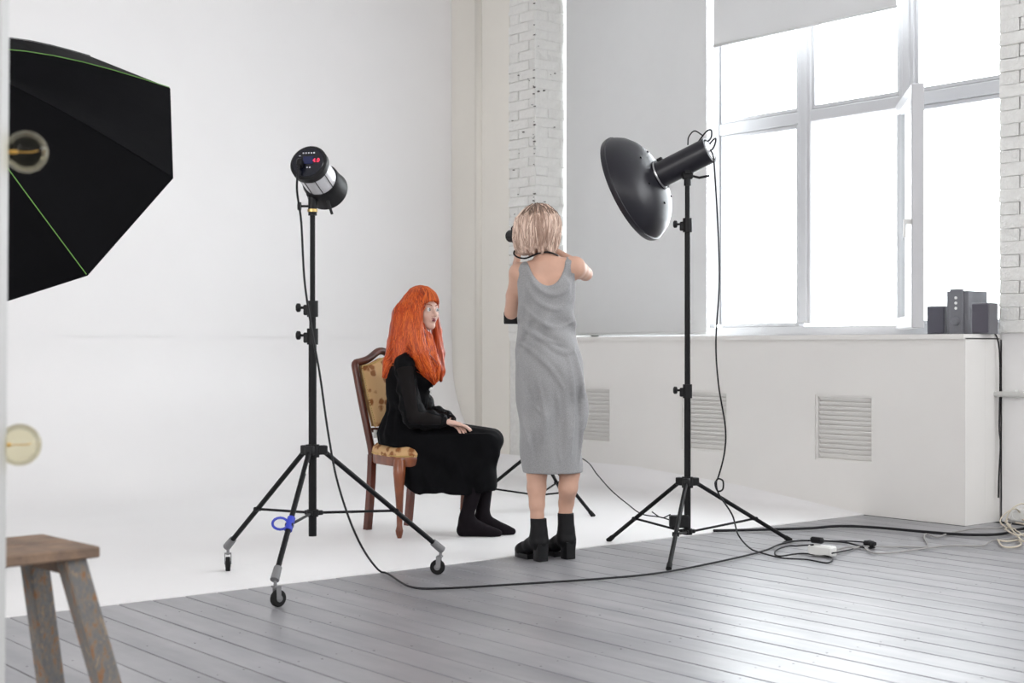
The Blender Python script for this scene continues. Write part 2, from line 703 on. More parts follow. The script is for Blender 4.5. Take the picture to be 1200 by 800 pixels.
# low box under the window, with recesses for the three grilles
GR = [(5.381, 5.827), (6.575, 7.0), (7.735, 8.16)]
GZ0, GZ1 = .315, .732
db = MB()
ycur = YP


def slab(y0, y1, z0, z1):
    db.box((XB + .1, (y0 + y1) / 2, (z0 + z1) / 2), (.2, y1 - y0, z1 - z0))


for (a, b) in GR:
    slab(ycur, a, 0, ZS)
    slab(a, b, 0, GZ0)
    slab(a, b, GZ1, ZS)
    ycur = b
slab(ycur, 8.60, 0, ZS)
db.box((XB + .275, (YP + 8.60) / 2, ZS / 2), (.149, 8.60 - YP, ZS))
dado = db.build('wall_dado', m_dado)
tag(dado, kind='structure')
# sill board
tag(MB().box(((XB + XG + .12) / 2 - .01, (YP + YC) / 2, ZS + .008), (XG - XB + .138, YC - YP - .0, .03)).build('trim_2', m_dado), kind='structure')
# low skirting dirt strip on box return
me_slat = None
for gi, (a, b) in enumerate(GR):
    t = thing('vent_grille', (XB, (a + b) / 2, GZ0),
              ['white slatted radiator grille nearest the loudspeakers, right of the light stand',
               'white slatted radiator grille partly behind the black light stand pole',
               'white slatted radiator grille half hidden behind the woman in the grey dress'][gi], 'vent', 'radiator grilles in the low white wall')
    fm = MB()
    w_ = .014
    zc, yc = (GZ0 + GZ1) / 2, (a + b) / 2
    fm.box((XB + .022, yc, GZ0 + w_ / 2), (.03, b - a - .004, w_))
    fm.box((XB + .022, yc, GZ1 - w_ / 2), (.03, b - a - .004, w_))
    fm.box((XB + .022, a + w_ / 2 + .002, zc), (.03, w_, GZ1 - GZ0 - .03))
    fm.box((XB + .022, b - w_ / 2 - .002, zc), (.03, w_, GZ1 - GZ0 - .03))
    fm.build('frame', m_dado, t)
    MB().box((XB + .062, yc, zc), (.01, b - a - .01, GZ1 - GZ0 - .01)).build('backing', m_dado, t)
    if me_slat is None:
        s0 = MB().box((0, 0, 0), (.036, .40, .005), X=(.52, 0, -.854), Z=(.854, 0, .52), bev=.0015).build('slat', m_dado)
        me_slat = s0.data
        bpy.data.objects.remove(s0)
    ns = 13
    for k in range(ns):
        z = GZ0 + .03 + (GZ1 - GZ0 - .06) * k / (ns - 1)
        inst(me_slat, 'slat', t, (XB + .026, yc, z), sc=(1, (b - a - .034) / .4, 1))

# heating pipe
pi_ = thing('heating_pipe', (XW - .04, 4.0, .755), 'white horizontal pipe on the wall right of the low white box', 'pipe')
MB().tube([(XW - .045, 3.3, .76), (XW - .045, YP + .0, .755)], .017, 14).build('tube', m_pipe, pi_, smooth=True)
for yy in (4.62, 3.9):
    MB().box((XW - .02, yy, .758), (.04, .02, .05)).build('bracket', m_pipe, pi_)

# ------------------------------------------------------------------ window
win = MB()
win.box((XG, (YP + YC) / 2, ZS + .055), (.1, YC - YP, .07))
win.box((XG, (YP + YC) / 2, ZT - .035), (.1, YC - YP, .07))
win.box((XG, YP + .04, (ZS + ZT) / 2), (.1, .08, ZT - ZS))
win.box((XG, YC - .04, (ZS + ZT) / 2), (.1, .08, ZT - ZS))
window = win.build('window_1', m_frame)
tag(window, kind='structure')
MU = [5.564, 6.406, 7.25, 8.09]
edges = [YP + .06] + MU + [YC - .06]
for k, y in enumerate(MU):
    mb = MB()
    ww = .15 if k != 2 else .12
    mb.box((XG, y, (ZS + ZT) / 2 + .05), (.11, ww - .03, ZT - ZS - .12), bev=.008)
    mb.box((XG - .035, y, (ZS + ZT) / 2 + .05), (.06, ww * .42, ZT - ZS - .12), bev=.008)
    mb.build('mullion', m_frame, window)
ZR = 2.63
for k in range(5):
    y0, y1 = edges[k] + .055, edges[k + 1] - .055
    MB().box((XG, (y0 + y1) / 2, ZR), (.10, y1 - y0 + .02, .085), bev=.008).build('transom', m_frame, window)
    for (z0, z1, tp) in ((ZS + .09, ZR - .045, 0), (ZR + .045, ZT - .07, 1)):
        if k == 1 and tp == 0:
            continue
        if k == 1 or True:
            mb = MB()
            fw = .028
            for yy in (y0 + fw / 2, y1 - fw / 2):
                mb.box((XG - .01, yy, (z0 + z1) / 2), (.06, fw, z1 - z0), bev=.004)
            for zz in (z0 + fw / 2, z1 - fw / 2):
                mb.box((XG - .01, (y0 + y1) / 2, zz), (.06, y1 - y0 - 2 * fw, fw), bev=.004)
            sf = mb.build('sash_frame', m_frame, window)
            MB().box((XG, (y0 + y1) / 2, (z0 + z1) / 2), (.006, y1 - y0 - .03, z1 - z0 - .03)).build('pane', m_pane, sf)
# open casement, hinged at the mullion and swung far into the room
hp = Vector((XG - .08, MU[0] + .03, 0))
dv = Vector((-.72, -.66, 0)).normalized()
nv = Vector((-dv.y, dv.x, 0))
SW, z0, z1 = .80, ZS + .06, ZR - .03
mb = MB()
st = .075
for u in (st / 2, SW - st / 2):
    mb.box(hp + dv * u + Vector((0, 0, (z0 + z1) / 2)), (st, .055, z1 - z0), X=dv, Y=nv, bev=.006)
for z in (z0 + st / 2, z1 - st / 2):
    mb.box(hp + dv * (SW / 2) + Vector((0, 0, z)), (SW - 2 * st, .055, st), X=dv, Y=nv, bev=.006)
mb.box(hp + dv * (SW - .012) + nv * .03 + Vector((0, 0, (z0 + z1) / 2)), (.024, .03, z1 - z0), X=dv, Y=nv, bev=.004)
sash = mb.build('open_casement', m_frame, window)
MB().box(hp + dv * (SW / 2) + Vector((0, 0, (z0 + z1) / 2)), (SW - 2 * st + .02, .006, z1 - z0 - 2 * st + .02), X=dv, Y=nv).build('pane', m_pane, sash)
hb = MB()
hb.box(hp + dv * (SW - .04) + nv * -.045 + Vector((0, 0, 1.78)), (.02, .04, .03), X=dv, Y=nv)
hb.box(hp + dv * (SW - .04) + nv * -.065 + Vector((0, 0, 1.74)), (.018, .014, .11), X=dv, Y=nv, bev=.004)
hb.build('casement_handle', m_white, sash)
# roller blinds
for bi, (y0, y1, zb, lab) in enumerate(((7.055, 8.585, ZS + .035, 'grey roller blind pulled all the way down beside the brick column'),
                                         (5.43, 6.985, 3.165, 'grey roller blind rolled halfway up above the open casement'))):
    t = thing('roller_blind', (XW - .04, (y0 + y1) / 2, zb), lab, 'blind', 'roller blinds on the window')
    MB().box((XW - .04, (y0 + y1) / 2, (zb + ZT + .1) / 2), (.004, y1 - y0, ZT + .1 - zb)).build('cloth', m_blind, t)
    MB().tube([(XW - .04, y0, zb + .012), (XW - .04, y1, zb + .012)], .009, 10).build('hem_bar', m_blind, t, smooth=True)
    MB().tube([(XW - .04, y0 - .01, ZT + .13), (XW - .04, y1 + .01, ZT + .13)], .03, 14).build('roller', m_blind, t, smooth=True)

# ================================================================== LOUDSPEAKERS on the sill
def speaker_box(name, px, X, wd, dp, h, yaw, label, group=None, sub=False):
    t_ = (px - 600) / FPX
    Y = X * (.777 - .629 * t_) / (.777 * t_ + .629)
    z = ZS + .024
    o = thing(name, (X, Y, z), label, 'speaker', group)
    f = Vector((math.cos(yaw), math.sin(yaw), 0))       # front normal
    s = Vector((-f.y, f.x, 0))
    c = Vector((X, Y, z + h / 2))
    MB().box(c - f * dp / 2, (dp, wd, h), X=f, Y=s, bev=.004).build('cabinet', m_speaker, o)
    if sub:
        MB().box(c + f * .008 + Vector((0, 0, .006)), (.016, wd * .62, h + .012), X=f, Y=s, bev=.005).build('control_panel', m_speaker, o)
        mk = MB().lathe(c + f * .016 - Vector((0, 0, h * .2)), f, [(0, .026), (.012, .026), (.018, .02), (.018, 0)], 20)
        mk.build('volume_knob', m_speaker, o, smooth='auto')
        for k in range(3):
            MB().lathe(c + f * .016 + Vector((0, 0, h * (.34 - .12 * k))), f, [(0, .009), (.004, .009), (.005, 0)], 12).build('indicator', m_white, o)
    else:
        MB().box(c + f * .004, (.01, wd - .014, h - .014), X=f, Y=s, bev=.003).build('speaker_cloth', m_speakerg, o)
    return o


speaker_box('subwoofer', 1122, 7.50, .15, .21, .262, math.radians(181), 'largest grey loudspeaker box with round knob, middle of three on the sill', None, True)
speaker_box('satellite_speaker', 1097, 7.52, .125, .10, .175, math.radians(186), 'small grey loudspeaker left of the tall knobbed one on the sill', 'small loudspeakers on the sill')
speaker_box('satellite_speaker', 1149, 7.36, .115, .10, .182, math.radians(184), 'small dark loudspeaker at the right end of the sill beside the bricks', 'small loudspeakers on the sill')


# ================================================================== TRIPOD STANDS
def stand(name, centre, feet, hub_z, low_z, bottom_z, top_z, label, casters=False, joint=.55, r0=.017, r1=.012, clamps=(), clamp_side=-1, brace_r=.006, leg_r=.011, twin=False):
    c = L(centre[0], centre[1], 0)
    t = thing(name, c, label, 'light stand')
    V = lambda z: Vector((c.x, c.y, z))
    zs = sorted(clamps)
    MB().tube([V(bottom_z), V(zs[0] if zs else top_z)], r0, 16).build('pole', m_black, t, smooth='auto')
    if zs:
        nx = zs[1] if len(zs) > 1 else top_z
        MB().tube([V(zs[0]), V(nx)], (r0 + r1) / 2, 14).build('pole', m_black, t, smooth='auto')
        if len(zs) > 1:
            MB().tube([V(nx), V(top_z)], r1, 14).build('pole', m_black, t, smooth='auto')
    for k, z in enumerate(zs):
        cl = MB().tube([V(z - .04), V(z + .03)], r0 + .007, 16)
        cl.box(V(z - .01) + RV * clamp_side * .024, (.03, .024, .045), X=RV, Y=FV, bev=.004)
        co = cl.build('collar', m_blackp, t, smooth='auto')
        kb = MB()
        kb.tube([V(z) + RV * clamp_side * .03, V(z) + RV * clamp_side * .052], .006, 10)
        kb.lathe(V(z) + RV * clamp_side * .052, RV * clamp_side, [(0, .0), (0, .015), (.004, .019), (.016, .019), (.02, .012), (.02, 0)], 12)
        kb.build('knob', m_blackp, co, smooth='auto')
    # hub and lower collar
    hb = MB().lathe(V(hub_z - .03), (0, 0, 1), [(0, r0), (0, r0 + .012), (.055, r0 + .012), (.055, r0)], 18)
    lb = MB().lathe(V(low_z - .015), (0, 0, 1), [(0, r0), (0, r0 + .008), (.03, r0 + .008), (.03, r0)], 18)
    for (fr, fd) in feet:
        f = L(fr, fd, 0)
        di = (f - c)
        di.z = 0
        di.normalize()
        sd = Vector((-di.y, di.x, 0))
        hb.box(V(hub_z) + di * (r0 + .022), (.05, .036, .04), X=di, Y=sd, bev=.004)
        lb.box(V(low_z) + di * (r0 + .014), (.03, .02, .02), X=di, Y=sd, bev=.003)
    hb.build('hub', m_blackp, t, smooth='auto')
    lb.build('brace_collar', m_blackp, t, smooth='auto')
    for (fr, fd) in feet:
        f = L(fr, fd, 0)
        di = (f - c)
        di.z = 0
        di.normalize()
        a = V(hub_z - .006) + di * (r0 + .035)
        endz = .118 if casters else .012
        b = Vector((f.x, f.y, endz))
        lg = MB().tube([a, b], leg_r, 12).build('leg', m_black, t, smooth='auto')
        j = a.lerp(b, joint)
        bb = MB()
        sd = Vector((-di.y, di.x, 0))
        if twin:
            for s_ in (-1, 1):
                bb.tube([V(low_z) + di * (r0 + .02) + sd * s_ * .009, j + sd * s_ * .012], brace_r, 8)
        else:
            bb.tube([V(low_z) + di * (r0 + .02), j], brace_r, 10)
        bb.lathe(j - sd * .016, sd, [(0, 0), (0, .011), (.032, .011), (.032, 0)], 10)
        bb.build('brace', m_black, t, smooth='auto')
        ld = (b - a).normalized()
        if casters:
            MB().tube([b - ld * .05, b + ld * .012], [.0165, .0185], 14).build('leg_socket', m_grey, lg, smooth='auto')
            # caster
            st_ = Vector((f.x, f.y, .0))
            ck = MB()
            ck.tube([st_ + Vector((0, 0, .115)), st_ + Vector((0, 0, .075))], .007, 10)
            sd2 = (sd * .8 + di * .6).normalized()
            fw = Vector((-sd2.y, sd2.x, 0))
            for s_ in (-1, 1):
                ck.box(st_ + fw * .008 + sd2 * .014 * s_ + Vector((0, 0, .058)), (.022, .004, .05), X=fw, Y=sd2, bev=.001)
            ck.box(st_ + fw * .004 + Vector((0, 0, .082)), (.026, .032, .006), X=fw, Y=sd2)
            ck.build('caster_fork', m_grey2, lg, smooth='auto')
            cw = st_ + fw * .014 + Vector((0, 0, .034))
            MB().lathe(cw - sd2 * .011, sd2, [(0, 0), (0, .030), (.004, .034), (.018, .034), (.022, .030), (.022, 0)], 24).build('caster_wheel', m_rubber, lg, smooth='auto')
            MB().lathe(cw - sd2 * .013, sd2, [(0, 0), (0, .014), (.026, .014), (.026, 0)], 14).build('wheel_hub', m_grey, lg, smooth='auto')
        else:
            MB().tube([b - ld * .03, b + ld * .008], [.013, .0145], 12).build('rubber_foot', m_rubber, lg, smooth='auto')
    return t, c


S1C = (-.865, 6.17)
s1, c1 = stand('light_stand', S1C, [(-1.312, 6.57), (-.325, 6.47), (-.942, 5.66)], .587, .315, .215, 1.665,
               'black wheeled light stand carrying the silver flash head with red digits', casters=True,
               clamps=(1.085, 1.205), leg_r=.0115, r0=.0175, r1=.0115, joint=.60)
# the front leg's blue strap ring and pale sticker
a = Vector((c1.x, c1.y, .58)) + (L(-.942, 5.66, 0) - c1).normalized() * .05
b = L(-.942, 5.66, .118)
ld = (b - a).normalized()
MB().tube([a + ld * .06, a + ld * .12], .0122, 12).build('sticker', m_white, s1)
rg = MB().tube([a + ld * .355, a + ld * .42], .0165, 14)
ctr = a + ld * .385 - RV * .04
rg.tube([ctr + RV * .032 * math.cos(k / 16 * 2 * math.pi) + Vector((0, 0, 1)) * .024 * math.sin(k / 16 * 2 * math.pi) for k in range(17)], .0055, 8, cap=False)
tag(rg.build('cable_clip', m_blue, s1, smooth='auto'), 'blue plastic cable ring on the front leg')

S2C = (.888, 7.2)
s2, c2 = stand('light_stand', S2C, [(.515, 7.54), (.727, 6.59), (1.470, 7.54)], .352, .10, .095, 1.90,
               'black light stand with bare rubber feet carrying the beauty dish by the window',
               clamps=(.815, 1.655), r0=.0165, r1=.0125, joint=.62)
s3, c3 = stand('light_stand', (.165, 9.0), [(.49, 8.63), (-.315, 8.95), (.36, 9.47)], .365, .10, .08, 1.25,
               'low black stand behind the legs of the woman in grey', clamps=(.80,), r0=.014, r1=.011, joint=.62)
# ------------------------------------------------------------------ silver flash head on stand 1
n1 = D3(.20, -.37, .905).normalized()                    # the way it shines
pc = Q(361, 190, 6.02)                                  # centre of the back panel
fh = thing('flash_head', pc + n1 * .13, 'silver and black flash head with red digits aimed at the seated woman', 'flash light')
up1 = (Vector((0, 0, 1)) - n1 * n1.z).normalized()
sd1 = n1.cross(up1).normalized()
if sd1.dot(RV) < 0:
    sd1 = -sd1
MB().lathe(pc, n1, [(0, 0), (0, .074), (.006, .081), (.035, .082), (.042, .078), (.042, .05)], 40).build('rear_cap', m_blackp, fh, smooth='auto')
MB().lathe(pc + n1 * .04, n1, [(0, .05), (0, .073), (.12, .073), (.12, .05)], 40).build('housing', m_silver, fh, smooth='auto')
sm = MB()
for k in range(4):
    an = math.radians(-150 + 40 * k)
    rr = (sd1 * math.cos(an) + up1 * math.sin(an))
    tt = n1.cross(rr)
    sm.box(pc + n1 * .10 + rr * .0735, (.11, .003, .003), X=n1, Y=rr, Z=tt)
sm.build('seam', m_blackp, fh)
MB().lathe(pc + n1 * .155, n1, [(0, .06), (0, .078), (.012, .083), (.05, .084), (.10, .093), (.103, .093), (.103, .088), (.03, .07), (.02, 0)], 40).build('reflector', m_blackp, fh, smooth='auto')
pan = MB().lathe(pc - n1 * .002, n1, [(0, 0), (0, .068), (.003, .07)], 40).build('display_panel', m_panel, fh, smooth='auto')
MB().box(pc - n1 * .003 + up1 * .008 - sd1 * .0, (.045, .003, .035), X=sd1, Y=n1, Z=up1).build('screen', m_screen, pan)
ic = MB()
for k in range(5):
    ic.lathe(pc - n1 * .003 + up1 * .043 + sd1 * (-.026 + .012 * k), n1, [(0, .0), (0, .0035 if k < 4 else .0042), (.001, .0035)], 10)
for k in range(2):
    ic.lathe(pc - n1 * .003 - up1 * .006 - up1 * .02 + sd1 * (.0 + .012 * k), n1, [(0, .0), (0, .0035), (.001, .0035)], 10)
    ic.box(pc - n1 * .003 + up1 * (.03 - .016 * k) - sd1 * .040, (.007, .001, .003), X=sd1, Y=n1, Z=up1)
tag(ic.build('button_icons', m_icon, pan), kind='stuff')


def text_mesh(body, size, origin, X, Y, name, m, parent):
    cu = bpy.data.curves.new(name, 'FONT')
    cu.body = body
    cu.size = size
    cu.extrude = .0004
    cu.align_x = 'CENTER'
    cu.align_y = 'CENTER'
    ob = bpy.data.objects.new(name, cu)
    COL.objects.link(ob)
    dg = bpy.context.evaluated_depsgraph_get()
    me = bpy.data.meshes.new_from_object(ob.evaluated_get(dg))
    bpy.data.objects.remove(ob)
    Z = X.cross(Y)
    M_ = Matrix((X, Y, Z)).transposed().to_4x4()
    bvec = base_of(parent)
    M_.translation = Vector(origin) - bvec
    me.transform(M_)
    me.materials.clear()
    me.materials.append(m)
    o = bpy.data.objects.new(name, me)
    COL.objects.link(o)
    o.parent = parent
    return o


text_mesh('4.0', .026, pc - n1 * .0035 + sd1 * .036 + up1 * .006, sd1, up1, 'red_digits', m_red, pan)
# plug
MB().box(pc - n1 * .018 - sd1 * .028 - up1 * .014, (.022, .034, .034), X=sd1, Y=n1, Z=up1, bev=.004).build('power_plug', m_blackp, fh)
# tilt bracket
t1 = Vector((c1.x, c1.y, 1.665))
bm_ = MB()
bm_.tube([t1 - Vector((0, 0, .06)), t1 + Vector((0, 0, .05))], .019, 14)
bm_.box(t1 + Vector((0, 0, .055)), (.05, .045, .07), X=RV, Y=FV, bev=.006)
bm_.box(t1 + Vector((0, 0, .095)) + FV * .0, (.035, .06, .05), X=RV, Y=FV, bev=.004)
br = bm_.build('tilt_bracket', m_blackp, fh, smooth='auto')
kb = MB()
kb.tube([t1 + Vector((0, 0, -.02)), t1 + Vector((0, 0, -.02)) - RV * .05], .005, 8)
kb.lathe(t1 + Vector((0, 0, -.02)) - RV * .05, -RV, [(0, 0), (0, .018), (.014, .018), (.014, 0)], 14)
kb.build('knob', m_blackp, br, smooth='auto')
MB().lathe(t1 + Vector((0, 0, -.045)), (0, 0, 1), [(0, .019), (0, .022), (.012, .022), (.012, .019)], 16).build('brass_ring', m_brass, br, smooth='auto')
hd = MB().tube([t1 + RV * .02 + Vector((0, 0, .045)), t1 + RV * .055 + Vector((0, 0, .035)), t1 + RV * .085 - Vector((0, 0, .055))], [.007, .008, .006], 10)
hd.build('tilt_handle', m_blackp, br, smooth='auto')

# ------------------------------------------------------------------ beauty dish on stand 2
n2 = D3(-.82, -.385, .425).normalized()
bk = -n2
dc = Q(740, 222, 7.36)
bd = thing('beauty_dish', dc + bk * .1, 'dark grey beauty dish reflector seen from behind, in front of the window', 'reflector')
outer = [(-.012, .280), (-.010, .286), (0, .290), (.018, .290), (.02, .284), (.04, .278), (.075, .258), (.11, .222), (.138, .175), (.155, .125), (.165, .075)]
MB().lathe(dc, bk, outer, 64).build('bowl', m_dish, bd, smooth='auto')
MB().lathe(dc, bk, [(-.012, .280), (.03, .268), (.07, .245), (.10, .21), (.13, .16), (.15, .10), (.155, .07)], 64).build('inner_bowl', m_silver, bd, smooth=True)
sc = MB()
ref = bk.cross(Vector((0, 0, 1))).normalized()
ref2 = bk.cross(ref)
for an in (20, 80, 140, 200, 260, 320):
    rr = ref * math.cos(math.radians(an)) + ref2 * math.sin(math.radians(an))
    sc.lathe(dc + rr * .15 + bk * .145, bk, [(0, .006), (.006, .006), (.008, 0)], 8)
tag(sc.build('screws', m_blackp, bd), kind='stuff')
m2h = thing('flash_head', dc + bk * .3, 'black flash head plugged into the back of the beauty dish', 'flash light')
MB().lathe(dc + bk * .16, bk, [(0, .05), (0, .078), (.015, .078), (.018, .067), (.30, .067), (.30, .060), (.27, .056), (.27, 0)], 40).build('housing', m_dish, m2h, smooth='auto')
MB().lathe(dc + bk * .27 + bk * .162, bk, [(0, 0), (0, .05), (.03, .05), (.035, 0)], 24).build('rear_panel', m_silver, m2h, smooth='auto')
MB().lathe(dc + bk * .172, bk, [(0, .0785), (.004, .0795), (.008, .0785)], 40).build('clamp_ring', m_chrome, m2h, smooth='auto')
upb = (Vector((0, 0, 1)) - bk * bk.z).normalized()
sdb = bk.cross(upb)
if sdb.dot(RV) < 0:
    sdb = -sdb
MB().box(dc + bk * .20 + upb * .075, (.03, .02, .016), X=bk, Y=sdb, Z=upb, bev=.003).build('latch', m_blackp, m2h)
e = dc + bk * .455
hw = MB()
for (o1, o2, hh) in ((upb * .058 - sdb * .02, upb * .05 + sdb * .03, .05), (upb * .02 + sdb * .04, upb * -.01 - sdb * .0, .05)):
    hw.tube(catmull([e + o1 - bk * .03, e + o1 + bk * hh * .6 + upb * .03, e + (o1 + o2) / 2 + bk * hh + upb * .035, e + o2 + bk * hh * .5 + upb * .01, e + o2 - bk * .02], 6), .0042, 8)
hw.build('wire_handle', m_blackp, m2h, smooth=True)
hx = MB()
hx.tube(catmull([e - bk * .08 + upb * .068 - sdb * .03, e - bk * .07 + upb * .11, e - bk * .03 + upb * .125, e - bk * .0 + upb * .085], 6), .0035, 8)
hx.build('trigger_cord', m_blackp, m2h, smooth=True)
t2 = Vector((c2.x, c2.y, 1.90))
bm_ = MB()
bm_.tube([t2 - Vector((0, 0, .05)), t2 + Vector((0, 0, .03))], .018, 14)
bm_.box(t2 + Vector((0, 0, .0)), (.055, .04, .035), X=RV, Y=FV, bev=.006)
bm_.box(t2 + Vector((0, 0, .035)), (.035, .05, .06), X=RV, Y=FV, bev=.004)
br2 = bm_.build('tilt_bracket', m_blackp, m2h, smooth='auto')
MB().tube([t2 + RV * .02, t2 + RV * .06 - Vector((0, 0, .01)), t2 + RV * .11 + Vector((0, 0, .0))], [.006, .007, .006], 10).build('tilt_handle', m_blackp, br2, smooth='auto')
# small receiver box tied to the stand's foot
rb = thing('power_pack', Vector((c2.x, c2.y, .14)) - FV * .05, 'small black box hanging low on the beauty dish stand', 'box')
MB().box(Vector((c2.x, c2.y, .155)) - RV * .045 - FV * .03, (.10, .05, .062), X=RV, Y=FV, bev=.006).build('case', m_blackp, rb)
MB().tube(catmull([Vector((c2.x, c2.y, .19)) - RV * .09 - FV * .03, Vector((c2.x, c2.y, .17)) - RV * .13, Vector((c2.x, c2.y, .20)) - RV * .18], 5), .003, 8).build('cord', m_cord, rb, smooth=True)

# ------------------------------------------------------------------ octabox on the left
n3 = D3(.263, -.541, .799).normalized()
oc = L(-2.166, 6.409, 1.797)
e1 = D3(.8156, .5671, .1154).normalized()
e2 = D3(.5154, -.6212, -.5903).normalized()
ob = thing('octabox', oc - n3 * .3, 'large black octagonal softbox with green seams at the left edge', 'softbox')
RO, HO = .740, .778
NP = 9


def rib(k, j):
    t = j / (NP - 1)
    r = .07 + (RO - .07) * t
    h = HO * (1 - t) + .075 * math.sin(math.pi * t)
    a = k * math.pi / 4
    return oc + (e1 * math.cos(a) + e2 * math.sin(a)) * r - n3 * h


for k in range(8):
    mb = MB()
    NU = 5
    vs = []
    for j in range(NP):
        A, B = rib(k, j), rib(k + 1, j)
        for u in range(NU):
            q = A.lerp(B, u / (NU - 1))
            sag = .045 * math.sin(math.pi * u / (NU - 1)) * math.sin(math.pi * j / (NP - 1))
            vs.append(q + (oc - n3 * .25 - q).normalized() * sag)
    fs = [(j * NU + u, j * NU + u + 1, (j + 1) * NU + u + 1, (j + 1) * NU + u) for j in range(NP - 1) for u in range(NU - 1)]
    mb.add(vs, fs)
    pn = mb.build('cloth_panel', m_octa, ob, smooth=True)
    MB().tube([rib(k, j) - n3 * .004 for j in range(NP)], .0019, 6).build('seam_piping', m_green if k in (0, 2, 4, 6) else m_octa, pn)
lip = MB()
for k in range(8):
    a0, a1 = k * math.pi / 4, (k + 1) * math.pi / 4
    p0 = oc + (e1 * math.cos(a0) + e2 * math.sin(a0)) * RO
    p1 = oc + (e1 * math.cos(a1) + e2 * math.sin(a1)) * RO
    lip.add([p0, p1, p1 + n3 * .006, p0 + n3 * .006], [(0, 1, 2, 3)])
lip.build('rim', m_octa, ob)
MB().add([oc + (e1 * math.cos(k * math.pi / 4) + e2 * math.sin(k * math.pi / 4)) * (RO - .003) + n3 * .004 for k in range(8)], [tuple(range(8))]).build('diffuser', m_diff, ob)
hubp = oc - n3 * HO
MB().lathe(hubp, -n3, [(-.01, .0), (-.01, .09), (.03, .09), (.035, .07), (.30, .07), (.30, 0)], 32).build('flash_head', m_blackp, ob, smooth='auto')
pm = hubp - n3 * .15
st4 = L(-2.0, 5.0, 0)
rr_, dd_ = pm.dot(RV), pm.dot(FV)
s4, c4 = stand('light_stand', (rr_, dd_), [(-2.36, 6.62), (rr_ - .85, dd_ - .35), (rr_ + .6, dd_ - .75)], .60, .32, .2, pm.z - .07,
               'wheeled stand holding the octagonal softbox, only one caster showing behind the stool', casters=True, clamps=(1.1, 1.3), r0=.0175, r1=.012)

# ================================================================== CORDS
def cord(pts, r, m, label, n=7, group='cords on the studio floor', name='cable'):
    P = [Vector((v.x, v.y, max(v.z, r + .0045))) for v in catmull(pts, n)]
    c = P[len(P) // 2]
    o = MB().tube(P, r, 8).build(name, m, None, smooth=True, offset=Vector((c.x, c.y, 0)))
    tag(o, label, 'cable', group)
    return o


fz = .006
plug = pc - n1 * .03 - sd1 * .028 - up1 * .02
cord([plug, Q(348, 222, 5.98), Q(353, 260, 6.1), Q(357, 330, 6.1), Q(366, 390, 6.1), Q(375, 440, 6.08), Q(385, 510, 6.05), Q(397, 570, 6.03), Q(420, 633, 6.0), G(447, 671, fz),
      G(480, 688, fz), G(520, 690, fz), G(600, 685.5, fz), G(700, 679, fz), G(775, 671.5, fz), G(850, 657, fz), G(895, 646, fz), G(915, 638, fz), G(940, 634, fz), G(990, 636, fz), G(1012, 641, fz + .01)], .0048, m_cord,
     'long black cord running from the wheeled flash stand across the grey boards')
cord([e + upb * .0 + bk * .01, Q(836, 184, 7.06), Q(838, 210, 7.05), Q(841, 260, 7.1), Q(843, 330, 7.1), Q(839, 400, 7.1), Q(842, 450, 7.1), Q(850, 500, 7.1), Q(849, 530, 7.05), Q(842, 558, 7.05),
      Q(838, 566, 7.0), Q(841, 575, 7.0), Q(847, 573, 7.0), Q(847, 563, 7.0), Q(840, 562, 7.02), Q(842, 578, 7.0), Q(858, 603, 6.95), G(866, 628, .06), G(885, 646, fz), G(915, 654, fz), G(945, 656, fz), G(970, 660, fz), G(973, 653, fz), G(940, 649, fz), G(912, 652, fz), G(910, 645, fz), G(930, 640, fz), G(953, 638, .06)], .0042, m_cord,
     'black cord dangling from the beauty dish flash head with a small loop')
cord([G(836, 623, fz), G(900, 621.5, fz), G(950, 620, fz), G(985, 617.5, fz), G(1030, 619.5, fz), G(1080, 624, fz), G(1130, 627.5, fz), G(1172, 627, fz), G(1196, 621, fz), G(1225, 618, fz)], .008, m_cord,
     'thick black cable along the far boards before the low white box')
cord([Q(640, 520, 8.6), Q(684, 538, 8.4), Q(700, 556, 8.2), Q(716, 574, 8.0), Q(735, 590, 7.8), Q(752, 602, 7.62), Q(775, 606, 7.4), Q(793, 612, 7.2)], .0035, m_cord,
     'thin black cord rising from the beauty dish stand behind the grey dress')
cord([G(916, 637, fz), G(925, 634, fz), G(970, 634, fz), G(1000, 634.5, fz), G(1018, 637, fz), G(1000, 643, fz), G(975, 648, .03)], .0035, m_cord, 'short black cord looping above the power strip')
cord([G(975, 645, .03), G(990, 642, fz), G(1020, 640, fz + .01), G(1055, 641, fz), G(1083, 641.5, fz), G(1087, 638, fz), G(1083, 630, fz), G(1086, 626, fz), G(1098, 630, fz), G(1110, 626, fz), G(1140, 620, fz), G(1170, 619, fz), G(1185, 614, fz)], .0045, m_greycord,
     'grey flex with a bend running right from the power strip')
cord([G(978, 648, fz), G(1000, 643, fz), G(1012, 642, fz), G(1022, 648, fz), G(1040, 648.5, fz), G(1070, 645, fz), G(1110, 640, fz), G(1150, 640, fz), G(1163, 634, fz), G(1185, 632, fz), G(1197, 630, fz)], .0045, m_greycord,
     'grey flex lying nearest the viewer, right of the power strip')
bp_ = [
    ([(1169, 632), (1175, 640), (1188, 641), (1196, 638), (1194, 633), (1180, 634), (1169, 633)], 'beige cord coiled small at the end of the tangle'),
    ([(1178, 620), (1184, 615), (1178, 611), (1186, 606), (1204, 600)], 'beige cord bending up towards the wall socket'),
    ([(1180, 614), (1190, 625), (1200, 634), (1215, 630), (1205, 616), (1190, 612)], 'beige cord crossing the tangle at the right edge'),
    ([(1178, 620), (1192, 627), (1206, 622), (1212, 612), (1198, 609)], 'beige cord looped behind the others at the right edge')]
for k, (pp, lab) in enumerate(bp_):
    cord([G(x, y, fz + .008 * k + .004) for (x, y) in pp], .0048, m_beige, lab, group='tangled beige cords by the wall socket')
wx = XW - .02


